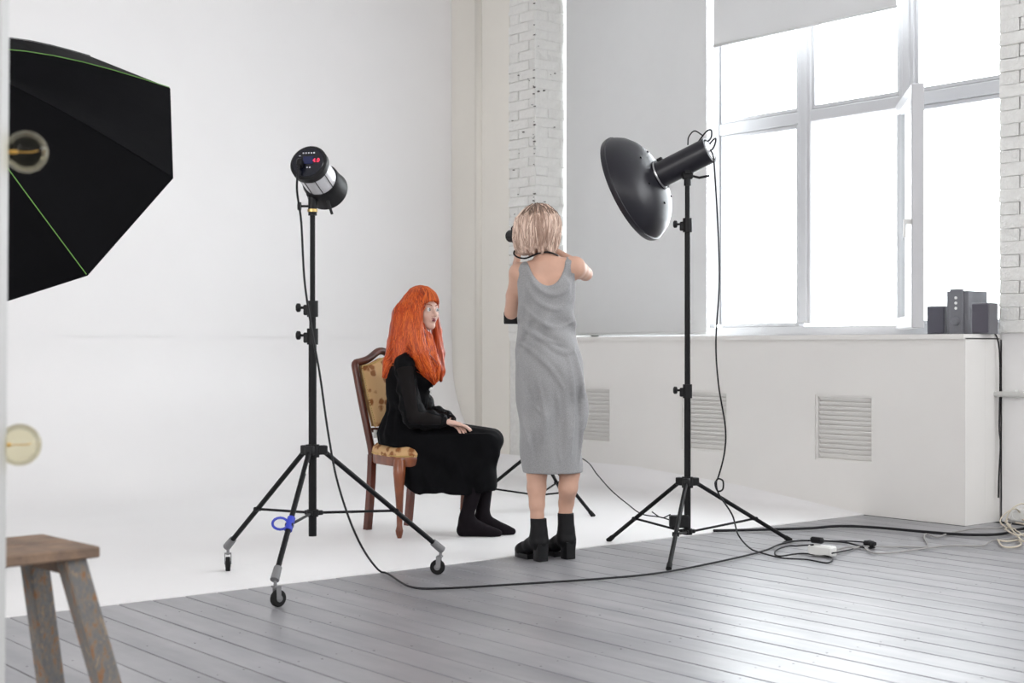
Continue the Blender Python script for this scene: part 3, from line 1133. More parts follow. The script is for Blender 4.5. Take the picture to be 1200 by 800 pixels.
def Wp(px, py, X=wx):
    t_ = (px - 600) / FPX
    d = X / (.777 * t_ + .629)
    return Vector((X, d * (.777 - .629 * t_), CAM_H + (405 - py) / FPX * d))


cord([Wp(1196, 601), Wp(1190, 596, 7.45), Wp(1180, 600, 7.4), Wp(1172, 610, 7.35), G(1180, 618, .01), G(1196, 620, .01)], .0042, m_beige, 'beige cord hooked up into the wall socket', group='tangled beige cords by the wall socket')
cord([Wp(1205, 599), Wp(1199, 590, 7.42), Wp(1186, 596, 7.34), Wp(1180, 612, 7.3), G(1200, 628, .01)], .0042, m_beige, 'beige cord arching highest in front of the wall socket', group='tangled beige cords by the wall socket')
cord([Vector((7.50, YP + .12, ZS + .035)), Vector((7.50, YP + .02, ZS + .04)), Vector((7.50, YP - .025, ZS - .03)), Wp(1172, 440, 7.515), Wp(1171, 500, 7.51), Wp(1172.5, 520, 7.51), Wp(1170.5, 560, 7.50), Wp(1170, 583, 7.50)], .005, m_cord,
     'black speaker cable hanging down the end of the low box', group='cables of the loudspeakers')
# wall socket
sk = thing('wall_socket', Wp(1196, 607, XW), 'white double wall socket low on the wall at the right edge', 'socket')
skc = Wp(1199, 604, XW - .018)
MB().box(skc, (.03, .15, .08), bev=.008).build('plate', m_white, sk)
for dy in (-.036, .036):
    MB().lathe(skc + Vector((-.016, dy, 0)), (-1, 0, 0), [(0, .03), (.002, .03), (.002, .024), (-.004, .022), (-.004, 0)], 20).build('outlet', m_white, sk, smooth='auto')
# power strip
pc_ = G(961, 652, 0)
dx_ = (G(974, 653, 0) - G(948, 650, 0)).normalized()
dy_ = Vector((-dx_.y, dx_.x, 0))
ps = thing('power_strip', pc_, 'white power strip on the grey boards among black cords', 'power strip')
MB().box(pc_ + Vector((0, 0, .028)) + dy_ * .02, (.135, .06, .05), X=dx_, Y=dy_, bev=.007).build('body', m_white, ps)
for k in (-1, 1):
    MB().lathe(pc_ + Vector((0, 0, .053)) + dy_ * .02 + dx_ * .035 * k, (0, 0, 1), [(0, .021), (.002, .021), (.002, .018), (-.004, .017), (-.004, 0)], 18).build('outlet', m_white, ps, smooth='auto')
MB().box(pc_ + Vector((0, 0, .075)) + dy_ * .03 - dx_ * .035, (.07, .03, .03), X=dx_, Y=dy_, bev=.008).build('plug', m_blackp, ps)
p2 = G(1019, 643, .0)
pl = MB().tube([p2 + Vector((0, 0, .03)) - dx_ * .03, p2 + Vector((0, 0, .026)) + dx_ * .0, p2 + Vector((0, 0, .022)) + dx_ * .03], [.012, .021, .017], 14)
pl.box(p2 + Vector((0, 0, .022)) + dx_ * .01, (.025, .045, .04), X=dx_, Y=dy_, bev=.008)
tag(pl.build('cable_coupler', m_blackp, None, smooth='auto', offset=p2), 'black cable coupler on the boards right of the power strip', 'plug')

# ================================================================== STOOL (foreground left)
SZ = .58
C0 = (-.943, 3.263)
av = Vector((-.68, .73))
bv = Vector((-.73, -.68))


def SP(a, b, z):
    q = Vector(C0) + av * a + bv * b
    return L(q.x, q.y, z)


stool = thing('wooden_stool', SP(.15, .2, 0), 'rough wooden stool with paint-worn legs in the left foreground', 'stool')
XA = (SP(1, 0, 0) - SP(0, 0, 0)).normalized()
XB_ = (SP(0, 1, 0) - SP(0, 0, 0)).normalized()
for k in range(2):
    MB().box(SP(.0765 + .153 * k, .21, SZ - .013), (.148, .42, .026), X=XA, Y=XB_, bev=.004).build('seat_board', m_stooltop, stool)
mb = MB()
mb.box(SP(.15, .05, SZ - .045), (.25, .022, .04), X=XA, Y=XB_)
mb.box(SP(.15, .37, SZ - .045), (.25, .022, .04), X=XA, Y=XB_)
mb.build('apron', m_stooltop, stool)
for (a0, b0, sa, sb) in ((.05, .05, -1, -1), (.25, .05, 1, -1), (.05, .37, -1, 1), (.25, .37, 1, 1)):
    T_ = SP(a0, b0, SZ - .027)
    B_ = SP(a0 + sa * .10, b0 + sb * .12, 0)
    ax = (T_ - B_)
    ln = ax.length
    ax.normalize()
    X_ = (XA - ax * XA.dot(ax)).normalized()
    Y_ = ax.cross(X_)
    MB().box((T_ + B_) / 2, (.058, .050, ln), X=X_, Y=Y_, Z=ax, bev=.004).build('leg', m_stoolleg, stool)

# ================================================================== MIRROR FRAME EDGE with bulbs (foreground left)
mf = thing('mirror_frame', L(-1.06, 2.75, 0), 'white upright edge of a bulb-lit mirror at the far left', 'mirror')
t_a, t_b = Q(3.5, 0, 2.75), Q(-1.5, 800, 2.75)
axv = (t_a - t_b).normalized()
top, bot = t_a + axv * .5, t_b - axv * .02
bot = t_b - axv * ((t_b.z - .0) / axv.z)
xw = D3(1, 0, 0)
xw = (xw - axv * xw.dot(axv)).normalized()
MB().box((top + bot) / 2 - xw * .05, (.11, .05, (top - bot).length), X=xw, Y=FV, Z=axv, bev=.004).build('frame_post', m_post, mf)
m_bulb = clear_mat('bulb_glass', (.90, .87, .74), gloss=.25, rough=.05)
m_fil = mat('filament', (.8, .5, .15), .4, metal=.6)
for k, (px, py) in enumerate(((31, 178), (23, 521))):
    c = Q(px, py, 2.80)
    bt = thing('globe_bulb', c, ['clear unlit globe bulb in front of the black octabox', 'clear unlit globe bulb above the wooden stool'][k], 'light bulb', 'unlit globe bulbs of the mirror')
    R_ = .0415
    prof = [(-R_, 0)] + [(-R_ * math.cos(a), R_ * math.sin(a)) for a in np.linspace(.15, 2.6, 18)] + [(R_ * 1.05, .0165), (R_ * 1.3, .0145)]
    MB().lathe(c, -xw, prof, 32).build('glass_globe', m_bulb, bt, smooth=True)
    MB().lathe(c - xw * R_ * 1.25, -xw, [(0, .0), (0, .0145), (.02, .0145), (.02, 0)], 20).build('screw_cap', m_brass, bt, smooth='auto')
    fl = MB().tube([c - xw * .045, c - xw * .018], .004, 8)
    fl.tube(catmull([c - xw * .018, c - xw * .005 + FV * .004, c + xw * .012, c + xw * .022 + Vector((0, 0, .003))], 4), .0012, 6)
    fl.build('filament', m_fil, bt, smooth=True)


# ================================================================== IMPLICIT SURFACES for figures
class Field:
    def __init__(s, lo, hi, h):
        s.lo = np.array(lo, float)
        s.h = h
        n = np.ceil((np.array(hi) - s.lo) / h).astype(int) + 1
        s.n = n
        s.D = np.full(n, .3, np.float32)
        s.ax = [s.lo[i] + h * np.arange(n[i]) for i in range(3)]

    def sl(s, lo, hi, pad):
        lo = np.floor((np.array(lo, float) - pad - s.lo) / s.h).astype(int)
        hi = np.ceil((np.array(hi, float) + pad - s.lo) / s.h).astype(int) + 1
        lo = np.clip(lo, 0, s.n)
        hi = np.clip(hi, 0, s.n)
        if (hi <= lo).any():
            return None, None
        S = tuple(slice(lo[i], hi[i]) for i in range(3))
        X, Y, Z = np.meshgrid(s.ax[0][S[0]], s.ax[1][S[1]], s.ax[2][S[2]], indexing='ij', sparse=True)
        return S, (X, Y, Z)

    def comb(s, S, d, k, sub=False):
        A = s.D[S]
        if sub:
            d = -d
            if k > 0:
                h = np.clip(.5 - .5 * (A - d) / k, 0, 1)
                s.D[S] = A + (d - A) * h + k * h * (1 - h)
            else:
                s.D[S] = np.maximum(A, d)
            return
        if k > 0:
            h = np.clip(.5 + .5 * (A - d) / k, 0, 1)
            s.D[S] = A + (d - A) * h - k * h * (1 - h)
        else:
            s.D[S] = np.minimum(A, d)

    def cap(s, a, b, ra, rb, k=.02, sub=False):
        a, b = np.array(a, float), np.array(b, float)
        r = max(ra, rb)
        S, P = s.sl(np.minimum(a, b) - r, np.maximum(a, b) + r, k + .04)
        if S is None:
            return
        ba = b - a
        q = [P[i] - a[i] for i in range(3)]
        L2 = max((ba ** 2).sum(), 1e-9)
        t = np.clip((q[0] * ba[0] + q[1] * ba[1] + q[2] * ba[2]) / L2, 0, 1)
        d = np.sqrt((q[0] - t * ba[0]) ** 2 + (q[1] - t * ba[1]) ** 2 + (q[2] - t * ba[2]) ** 2) - (ra + (rb - ra) * t)
        s.comb(S, d, k, sub)

    def chain(s, pts, rs, k=.02):
        for i in range(len(pts) - 1):
            s.cap(pts[i], pts[i + 1], rs[i], rs[i + 1], k if i == 0 else min(k, .012))

    def ell(s, c, r, k=.02, B=None, sub=False):
        c, r = np.array(c, float), np.array(r, float)
        R = r.max()
        S, P = s.sl(c - R, c + R, k + .04)
        if S is None:
            return
        q = [P[i] - c[i] for i in range(3)]
        if B is not None:
            q = [q[0] * B[j][0] + q[1] * B[j][1] + q[2] * B[j][2] for j in range(3)]
        k0 = np.sqrt((q[0] / r[0]) ** 2 + (q[1] / r[1]) ** 2 + (q[2] / r[2]) ** 2)
        k1 = np.sqrt((q[0] / r[0] ** 2) ** 2 + (q[1] / r[1] ** 2) ** 2 + (q[2] / r[2] ** 2) ** 2)
        d = k0 * (k0 - 1) / np.maximum(k1, 1e-6)
        s.comb(S, d, k, sub)

    def loft(s, tab, k=.02, disp=None, pw=2.0):
        """tab rows: z, cx, a, cy, b (ascending z)"""
        tab = np.array(tab, float)
        z0, z1 = tab[0, 0], tab[-1, 0]
        lo = (min(tab[:, 1] - tab[:, 2]), min(tab[:, 3] - tab[:, 4]), z0)
        hi = (max(tab[:, 1] + tab[:, 2]), max(tab[:, 3] + tab[:, 4]), z1)
        S, P = s.sl(lo, hi, k + .04)
        z = np.clip(P[2], z0, z1)
        # smooth interpolation
        f = [np.interp(z, tab[:, 0], tab[:, j]) for j in range(1, 5)]
        cx, a, cy, b = f
        kk = (np.abs((P[0] - cx) / a) ** pw + np.abs((P[1] - cy) / b) ** pw) ** (1 / pw)
        d = (kk - 1) * np.minimum(a, b)
        if disp is not None:
            d = d + disp(P[0], P[1], P[2])
        dz = np.maximum(z0 - P[2], P[2] - z1)
        d = np.maximum(d, dz)
        s.comb(S, d, k)

    def cut(s, fn):
        """keep only fn(X,Y,Z) < 0"""
        X, Y, Z = np.meshgrid(*s.ax, indexing='ij', sparse=True)
        s.D = np.maximum(s.D, fn(X, Y, Z)).astype(np.float32)

    def disp(s, fn):
        X, Y, Z = np.meshgrid(*s.ax, indexing='ij', sparse=True)
        s.D = (s.D + fn(X, Y, Z)).astype(np.float32)

    def mesh(s):
        D = s.D
        D[0], D[-1] = 1, 1
        D[:, 0], D[:, -1] = 1, 1
        D[:, :, 0], D[:, :, -1] = 1, 1
        I = D < 0
        nx, ny, nz = D.shape
        cnt = np.zeros((nx - 1, ny - 1, nz - 1), np.int8)
        offs = [(i, j, k) for i in (0, 1) for j in (0, 1) for k in (0, 1)]
        for (i, j, k) in offs:
            cnt += I[i:nx - 1 + i, j:ny - 1 + j, k:nz - 1 + k]
        act = (cnt > 0) & (cnt < 8)
        C = np.argwhere(act)
        idx = np.full(act.shape, -1, np.int32)
        idx[act] = np.arange(len(C))
        V = np.stack([D[C[:, 0] + i, C[:, 1] + j, C[:, 2] + k] for (i, j, k) in offs], 1)
        acc = np.zeros((len(C), 3))
        num = np.zeros(len(C))
        for a in range(8):
            for b in range(a + 1, 8):
                oa, ob_ = np.array(offs[a]), np.array(offs[b])
                if np.abs(oa - ob_).sum() != 1:
                    continue
                m = (V[:, a] < 0) != (V[:, b] < 0)
                t = np.where(m, V[:, a] / np.where(m, V[:, a] - V[:, b], 1), 0)
                acc += m[:, None] * (oa + t[:, None] * (ob_ - oa))
                num += m
        P = (C + acc / num[:, None]) * s.h + s.lo
        F = []
        for axis in range(3):
            u, v = (axis + 1) % 3, (axis + 2) % 3
            sa = [slice(0, None)] * 3
            sb = [slice(0, None)] * 3
            sa[axis] = slice(0, -1)
            sb[axis] = slice(1, None)
            cr = I[tuple(sa)] != I[tuple(sb)]
            E = np.argwhere(cr)
            E = E[(E[:, u] > 0) & (E[:, v] > 0) & (E[:, u] < D.shape[u] - 1) & (E[:, v] < D.shape[v] - 1)]
            q = []
            for (du, dv) in ((-1, -1), (0, -1), (0, 0), (-1, 0)):
                c = E.copy()
                c[:, u] += du
                c[:, v] += dv
                q.append(idx[c[:, 0], c[:, 1], c[:, 2]])
            q = np.stack(q, 1)
            ins = I[E[:, 0], E[:, 1], E[:, 2]]
            q[~ins] = q[~ins][:, ::-1]
            F.append(q)
        return P, np.concatenate(F)

    def sample(s, p):
        g = (p - s.lo) / s.h
        g = np.clip(g, 0, s.n - 1.001)
        i = g.astype(int)
        f = g - i
        out = 0
        for a in (0, 1):
            for b in (0, 1):
                for c in (0, 1):
                    wgt = (f[:, 0] if a else 1 - f[:, 0]) * (f[:, 1] if b else 1 - f[:, 1]) * (f[:, 2] if c else 1 - f[:, 2])
                    out = out + wgt * s.D[i[:, 0] + a, i[:, 1] + b, i[:, 2] + c]
        return out

    def project(s, p, off=0., it=4, only_out=False):
        p = np.array(p, float)
        e_ = s.h
        for _ in range(it):
            d = s.sample(p)
            g = np.stack([(s.sample(p + e_ * np.eye(3)[i]) - s.sample(p - e_ * np.eye(3)[i])) / (2 * e_) for i in range(3)], 1)
            gl = np.maximum(np.linalg.norm(g, axis=1), .2)
            st = (off - d) / gl
            if only_out:
                st = np.maximum(st, 0)
            st = np.clip(st, -.02, .02)
            p = p + g / gl[:, None] * st[:, None]
        return p


class Frame:
    """person-local axes: x image-right, y away, z up"""
    def __init__(s, px, d, rot=0.):
        r = (px - 600) / FPX * d
        s.o = L(r, d, 0)
        s.X = RV.copy()
        s.Y = FV.copy()

    def w(s, p):
        return s.o + s.X * float(p[0]) + s.Y * float(p[1]) + Vector((0, 0, float(p[2])))

    def arr(s, P):
        Xn, Yn = np.array(s.X), np.array(s.Y)
        return np.array(s.o) + P[:, :1] * Xn + P[:, 1:2] * Yn + P[:, 2:3] * np.array([0, 0, 1.])


def fmesh(name, fields, fr, m, parent, smooth_it=2):
    Vs, Fs, n = [], [], 0
    for f in fields:
        P, Q_ = f.mesh() if isinstance(f, Field) else f
        # light Laplacian smoothing
        for _ in range(smooth_it):
            acc = np.zeros_like(P)
            c = np.zeros(len(P))
            for a in range(4):
                b = (a + 1) % 4
                np.add.at(acc, Q_[:, a], P[Q_[:, b]])
                np.add.at(acc, Q_[:, b], P[Q_[:, a]])
                np.add.at(c, Q_[:, a], 1)
                np.add.at(c, Q_[:, b], 1)
            P = P * .5 + .5 * acc / np.maximum(c, 1)[:, None]
        Vs.append(fr.arr(P))
        Fs.append(Q_ + n)
        n += len(P)
    V = np.concatenate(Vs) - np.array(base_of(parent))
    F = np.concatenate(Fs)
    me = bpy.data.meshes.new(name)
    me.vertices.add(len(V))
    me.vertices.foreach_set('co', V.astype(np.float32).ravel())
    me.loops.add(len(F) * 4)
    me.loops.foreach_set('vertex_index', F.astype(np.int32).ravel())
    me.polygons.add(len(F))
    me.polygons.foreach_set('loop_start', np.arange(0, len(F) * 4, 4, dtype=np.int32))
    me.polygons.foreach_set('loop_total', np.full(len(F), 4, np.int32))
    me.update(calc_edges=True)
    me.validate()
    me.shade_smooth()
    me.materials.append(m)
    o = bpy.data.objects.new(name, me)
    COL.objects.link(o)
    o.parent = parent
    return o


def nrm(v):
    v = np.array(v, float)
    return v / np.linalg.norm(v)


def hand(F, wrist, dirv, palm, thumb_side, curl=.35, spread=.02, sc=1., k=.006):
    """dirv: wrist->knuckles, palm: palm-facing direction, thumb_side: unit vector to the thumb"""
    d, p, t = nrm(dirv), nrm(palm), nrm(thumb_side)
    w_ = np.array(wrist, float)
    for i in range(4):
        off = (.024 - .016 * i) * sc
        kn = w_ + d * (.082 - .003 * abs(i - 1)) * sc + t * off
        F.cap(w_ + d * .008 * sc + t * off * .6, kn, .0125 * sc, .0095 * sc, .012)
        ln = [(.040, .025, .020), (.044, .028, .021), (.041, .026, .020), (.032, .020, .018)][i]
        a = curl * .6
        q = kn
        r = .0083 * sc
        for L_ in ln:
            dd = d * math.cos(a) + p * math.sin(a) + t * spread * (1.5 - i)
            q2 = q + nrm(dd) * L_ * sc
            F.cap(q, q2, r, r * .9, .002 if L_ != ln[0] else .004)
            q = q2
            r *= .9
            a += curl
    b0 = w_ + d * .018 * sc + t * .02 * sc
    b1 = b0 + nrm(d * .65 + t * .6 + p * .35) * .042 * sc
    b2 = b1 + nrm(d * .85 + t * .25 + p * .35) * .032 * sc
    b3 = b2 + nrm(d * .95 + p * .3) * .025 * sc
    F.cap(b0, b1, .014 * sc, .011 * sc, .010)
    F.cap(b1, b2, .0098 * sc, .009 * sc, .003)
    F.cap(b2, b3, .009 * sc, .007 * sc, .003)


def head_basis(yaw, pitch=0.):
    """yaw: face direction angle in local xy plane"""
    f = np.array([math.cos(yaw) * math.cos(pitch), math.sin(yaw) * math.cos(pitch), math.sin(pitch)])
    s_ = np.array([-math.sin(yaw), math.cos(yaw), 0])
    u = np.cross(f, s_)
    return f, s_, u


def head(F, c, yaw, pitch=0.):
    f, s_, u = head_basis(yaw, pitch)
    B = [f, s_, u]
    c = np.array(c, float)
    H = lambda a, b, z: c + f * a + s_ * b + u * z
    F.ell(H(-.012, 0, .028), (.093, .073, .086), .01, B)
    F.ell(H(.022, 0, -.035), (.064, .053, .070), .025, B)
    F.cap(H(.0, .046, -.055), H(.055, .012, -.092), .014, .014, .03)
    F.cap(H(.0, -.046, -.055), H(.055, -.012, -.092), .014, .014, .03)
    F.ell(H(.066, 0, -.094), (.015, .017, .013), .015, B)
    for q in (-1, 1):
        F.ell(H(.052, .036 * q, -.034), (.024, .020, .024), .02, B)
        F.cap(H(.074, .010 * q, .020), H(.062, .045 * q, .016), .010, .009, .014)
    for q in (-1, 1):
        F.ell(H(.091, .031 * q, -.004), (.020, .018, .012), .008, B, sub=True)
    for q in (-1, 1):
        F.ell(H(.069, .031 * q, -.004), (.0145, .0155, .013), .005, B)
    F.cap(H(.078, 0, .006), H(.101, 0, -.030), .0075, .0085, .008)
    F.ell(H(.099, 0, -.036), (.011, .010, .008), .005, B)
    for q in (-1, 1):
        F.ell(H(.086, .010 * q, -.039), (.008, .007, .006), .005, B)
    F.ell(H(.077, 0, -.062), (.012, .020, .011), .010, B)
    for q in (-1, 1):
        F.ell(H(-.012, .073 * q, -.012), (.018, .007, .030), .006, B)
    return H, B


def face_bits(H, B, fr, parent, body):
    f, s_, u = B
    W = lambda p: fr.w(p)
    wd = lambda v: fr.X * float(v[0]) + fr.Y * float(v[1]) + Vector((0, 0, float(v[2])))
    for q in (-1, 1):
        c = W(H(.0735, .031 * q, -.004))
        ey = MB().lathe(c - wd(f) * .0125, wd(f), [(.0128 - .0128 * math.cos(a), .0128 * math.sin(a)) for a in np.linspace(0, math.pi, 10)], 16)
        eo = ey.build('eye', m_eyew, parent, smooth=True)
        gz = nrm(f + s_ * .10)
        MB().lathe(c, wd(gz), [(.0122, 0), (.0130, .0035), (.0128, .0066), (.0115, .0069)], 14).build('iris', m_iris, eo, smooth=True)
        MB().tube([W(H(.0795 - .010 * abs(t), (.031 + .016 * t) * q, .0055 - .004 * t * t)) for t in (-1, -.5, 0, .5, 1)], [.0008, .0022, .0026, .002, .0008], 6).build('upper_eyelid', m_brow, eo, smooth=True)
        MB().tube([W(H(.0865 - .010 * max(t, -.2) - .004 * t * t, (.030 + .019 * t) * q, .023 + .003 * t - .004 * t * t)) for t in (-1, -.5, 0, .5, 1)], [.0018, .0026, .0026, .0022, .001], 6).build('eyebrow', m_brow, parent, smooth=True)
    lp = MB()
    lp.tube([W(H(.0895 - .012 * t * t, .021 * t, -.0565 + (.0015 if abs(abs(t) - .3) < .1 else 0))) for t in (-1, -.6, -.3, 0, .3, .6, 1)], [.001, .003, .004, .0036, .004, .003, .001], 8)
    lp.tube([W(H(.0890 - .012 * t * t, .019 * t, -.0645)) for t in (-1, -.6, -.3, 0, .3, .6, 1)], [.001, .0035, .005, .0052, .005, .0035, .001], 8)
    lp.build('lips', m_lip, parent, smooth=True)


def strands(name, field, paths, fr, m, parent, r=.0022, off=.001, proj=True):
    n = len(paths[0])
    P = np.array(paths).reshape(-1, 3)
    if proj:
        P = field.project(P, off, 7)
        bad = (np.abs(field.sample(P)) > .010).reshape(len(paths), n).any(1)
        P = P.reshape(len(paths), n, 3)[~bad].reshape(-1, 3)
        paths = [q for q, b_ in zip(paths, bad) if not b_]
    P = fr.arr(P).reshape(len(paths), n, 3)
    mb = MB()
    for q in P:
        rr = [r * .6] + [r] * (n - 3) + [r * .8, r * .25]
        mb.tube([Vector(v) for v in q], rr, 4, cap=False)
    o = mb.build(name, m, parent, smooth=True)
    o['kind'] = 'stuff'
    return o


# ================================================================== PHOTOGRAPHER (standing, seen from behind)
fp = Frame(645, 6.9)
person1 = thing('person', fp.w((0, 0, 0)), 'standing blond person in grey tank dress seen from behind, photographing', 'person')
h = .0055
B1 = Field((-.30, -.22, .02), (.27, .42, 1.76), h)
hc = (-.062, .035, 1.600)
H1, HB1 = head(B1, hc, math.radians(117))
# trunk
B1.cap((-.012, .0, 1.43), (-.052, .022, 1.54), .050, .046, .03)
B1.cap((-.012, .0, 1.43), (.02, .0, 1.40), .055, .05, .03)
B1.loft([(.86, -.005, .135, .01, .10), (.93, -.008, .140, .01, .10), (1.03, -.012, .125, .01, .088), (1.12, -.015, .118, .01, .082), (1.22, -.018, .126, .01, .09), (1.32, -.02, .135, .01, .092), (1.39, -.02, .125, .005, .07), (1.44, -.018, .075, 0, .052)], .03)
LS, RS = np.array((-.150, .035, 1.395)), np.array((.118, -.01, 1.420))
B1.cap((-.02, .0, 1.41), LS, .045, .044, .04)
B1.cap((-.02, .0, 1.415), RS, .045, .046, .04)
LE, LW = np.array((-.190, .16, 1.205)), np.array((-.165, .25, 1.42))
RE, RW = np.array((.176, .12, 1.395)), np.array((.01, .235, 1.52))
B1.chain([LS, (LS + LE) / 2, LE], [.046, .040, .033], .03)
B1.chain([LE, (LE * .6 + LW * .4), LW], [.033, .036, .024], .01)
B1.chain([RS, (RS + RE) / 2, RE], [.047, .041, .034], .03)
B1.chain([RE, (RE * .6 + RW * .4), RW], [.034, .037, .024], .01)
# spine and shoulder blades
B1.cap((-.018, -.085, 1.36), (-.015, -.10, 1.15), .006, .006, .02, sub=True)
B1.ell((-.075, -.066, 1.31), (.04, .02, .055), .03)
B1.ell((.045, -.068, 1.315), (.04, .02, .055), .03)
# legs
for (hx, hy, kx, ky, ax_, ay) in ((-.075, .01, -.068, .01, -.064, .0), (.068, .01, .092, .03, .074, .07)):
    B1.chain([(hx, hy, .86), (kx, ky, .50)], [.085, .052], .03)
    B1.chain([(kx, ky, .50), (kx + .002, ky - .006, .42), (kx * .7 + ax_ * .3, ky - .008, .35), (kx * .3 + ax_ * .7, ay - .002, .27), (ax_, ay, .21), (ax_, ay, .10)], [.047, .049, .046, .037, .032, .034], .02)
# hands in a finer grid
HL = Field((-.30, .12, 1.36), (.12, .42, 1.68), .0035)
hand(HL, LW + (.0, 0, .012), (.12, .05, 1), (.6, -.1, 0), (-.3, .9, 0), curl=.7)
hand(HL, RW, (-.75, .0, .45), (-.1, -.2, -.9), (0, -.9, .3), curl=.7)
body1 = fmesh('body', [B1, HL], fp, m_skin, person1)
# dress
DR = Field((-.26, -.24, .38), (.26, .24, 1.50), .006)


def folds1(X, Y, Z):
    env = np.clip((1.32 - Z) / .2, 0, 1) * np.clip((Z - .40) / .2, 0.25, 1)
    back = np.clip((-Y + .03) / .08, 0, 1)
    u = (1.30 - Z) - 1.8 * (X - .03) ** 2 * 4
    f = .0045 * np.sin(u * 46 + 1.2 * np.sin(X * 14)) * np.exp(-((Z - 1.17) / .16) ** 2) * back
    v = X * .8 + (Z - 1.0) * .62
    f = f + .0050 * np.sin(v * 52 + 2 * np.sin(Z * 6)) * np.exp(-((Z - .98) / .17) ** 2) * back * np.exp(-((X - .0) / .16) ** 2)
    f = f + .0050 * np.sin(X * 62 + Z * 9 + 1.5 * np.sin(Z * 5)) * np.clip((.98 - Z) / .25, 0, 1)
    f = f + .0035 * np.sin(X * 34 - Z * 20 + 1.) * np.clip((.9 - Z) / .25, 0, 1)
    return f * env * 2.3


DR.loft([(.424, .012, .146, .015, .118), (.50, .008, .154, .012, .122), (.647, 0, .166, .01, .128), (.76, -.004, .170, .008, .130), (.854, -.007, .169, .005, .130), (.95, -.008, .163, .002, .126), (1.06, -.016, .150, .0, .112),
         (1.185, -.022, .136, .004, .103), (1.26, -.018, .139, .006, .105), (1.33, -.018, .142, .01, .105), (1.39, -.018, .133, .005, .082), (1.43, -.016, .12, .002, .068)], .02, disp=folds1)
DR.cap((-.02, .0, 1.41), LS, .052, .050, .03)
DR.cap((-.02, .0, 1.415), RS, .052, .052, .03)
DR.ell((-.075, -.068, 1.31), (.045, .024, .06), .03)
DR.ell((.045, -.070, 1.315), (.045, .024, .06), .03)
DR.ell((.02, -.075, .90), (.12, .06, .12), .06)


def ridge(pts, r0_, r1_=None, k=.014, sink=.55):
    P = np.array([(((560 + a / 3.635) - 645) / 241.6, -.16, CAM_H + (405 - (220 + b / 3.635)) / 241.6) for (a, b) in pts])
    q = np.array([tuple(v) for v in catmull([Vector(p) for p in P], 5)])
    for _ in range(14):
        dd = DR.sample(q)
        q[:, 1] += np.clip(dd, -.01, .01)
    n = len(q)
    rr = r0_ * (.25 + .75 * np.sin(np.pi * (np.arange(n) + .6) / n))
    for i in range(n - 1):
        DR.cap(q[i] + (0, rr[i] * sink, 0), q[i + 1] + (0, rr[i + 1] * sink, 0), rr[i], rr[i + 1], k)


for (pp, r_) in (([(212, 350), (240, 410), (300, 455), (365, 440), (405, 370)], .009),
                 ([(205, 420), (255, 485), (335, 520), (395, 465)], .008),
                 ([(190, 500), (250, 560), (330, 600), (400, 570)], .008),
                 ([(180, 590), (250, 628), (320, 685), (372, 704), (410, 676)], .012),
                 ([(176, 545), (215, 605), (290, 650), (350, 665)], .009),
                 ([(180, 660), (240, 700), (310, 770), (360, 850)], .010),
                 ([(172, 720), (190, 800), (230, 900), (290, 980)], .009),
                 ([(405, 690), (428, 790), (440, 900), (436, 1050), (428, 1170)], .012),
                 ([(380, 720), (395, 820), (400, 950), (392, 1130)], .009),
                 ([(250, 800), (275, 900), (285, 1010), (270, 1150)], .009),
                 ([(185, 900), (200, 1000), (225, 1100), (250, 1180)], .010),
                 ([(330, 860), (345, 960), (340, 1080), (350, 1170)], .008)):
    ridge(pp, r_ * 1.35, sink=.40, k=.010)


def neck_scoop(X, Y, Z):
    cx = -.022 + .06 * (1.48 - Z)
    e_ = np.sqrt(((X - cx) / .094) ** 2 + ((Z - 1.50) / .172) ** 2)
    return -(e_ - 1) * .09


DR.cut(neck_scoop)
for (A, E_, s_) in ((LS, LE, -1), (RS, RE, 1)):
    DR.cap(A + (s_ * .028, .0, .02), A + (s_ * .050, .02, -.085), .052, .042, .008, sub=True)
DR.cut(lambda X, Y, Z: .424 - Z + 0 * X + 0 * Y)
DR.loft  # (solid above; hollow the hem)
S_, P_ = DR.sl((-.14, -.11, .40), (.17, .14, .60), 0)
dd_ = np.sqrt(((P_[0] - .012) / .132) ** 2 + ((P_[1] - .015) / .104) ** 2) - 1
DR.D[S_] = np.maximum(DR.D[S_], -np.maximum(dd_ * .1, P_[2] - .50))
fmesh('dress', [DR], fp, m_jersey, person1, 1)
# hair: bob
HR = Field((-.22, -.12, 1.42), (.10, .20, 1.76), .005)
f1, s1_, u1 = HB1
HR.ell(H1(-.014, 0, .026), (.108, .096, .103), .02, HB1)
HR.loft([(1.478, -.064, .078, .022, .076), (1.515, -.068, .100, .02, .096), (1.56, -.068, .110, .022, .106), (1.62, -.066, .108, .024, .108), (1.66, -.066, .095, .026, .10)], .03)
HR.cap((-.145, .03, 1.53), (-.160, .04, 1.50), .022, .012, .02)
HR.cap((.0, .0, 1.54), (-.005, -.03, 1.50), .03, .02, .02)
HR.ell(np.array(H1(.095, 0, -.03)), (.075, .062, .09), .01, HB1, sub=True)
HR.disp(lambda X, Y, Z: .0028 * np.sin(np.arctan2(Y - .02, X + .066) * 34 + Z * 22) + .003 * np.sin(np.arctan2(Y - .02, X + .066) * 13 - Z * 30) - .002)
HR.cut(lambda X, Y, Z: 1.490 + .010 * np.sin(np.arctan2(Y - .02, X + .066) * 11) + .008 * np.sin(np.arctan2(Y - .02, X + .066) * 23 + 1) - Z)
hair1 = fmesh('hair', [HR], fp, m_blond, person1, 1)
paths = []
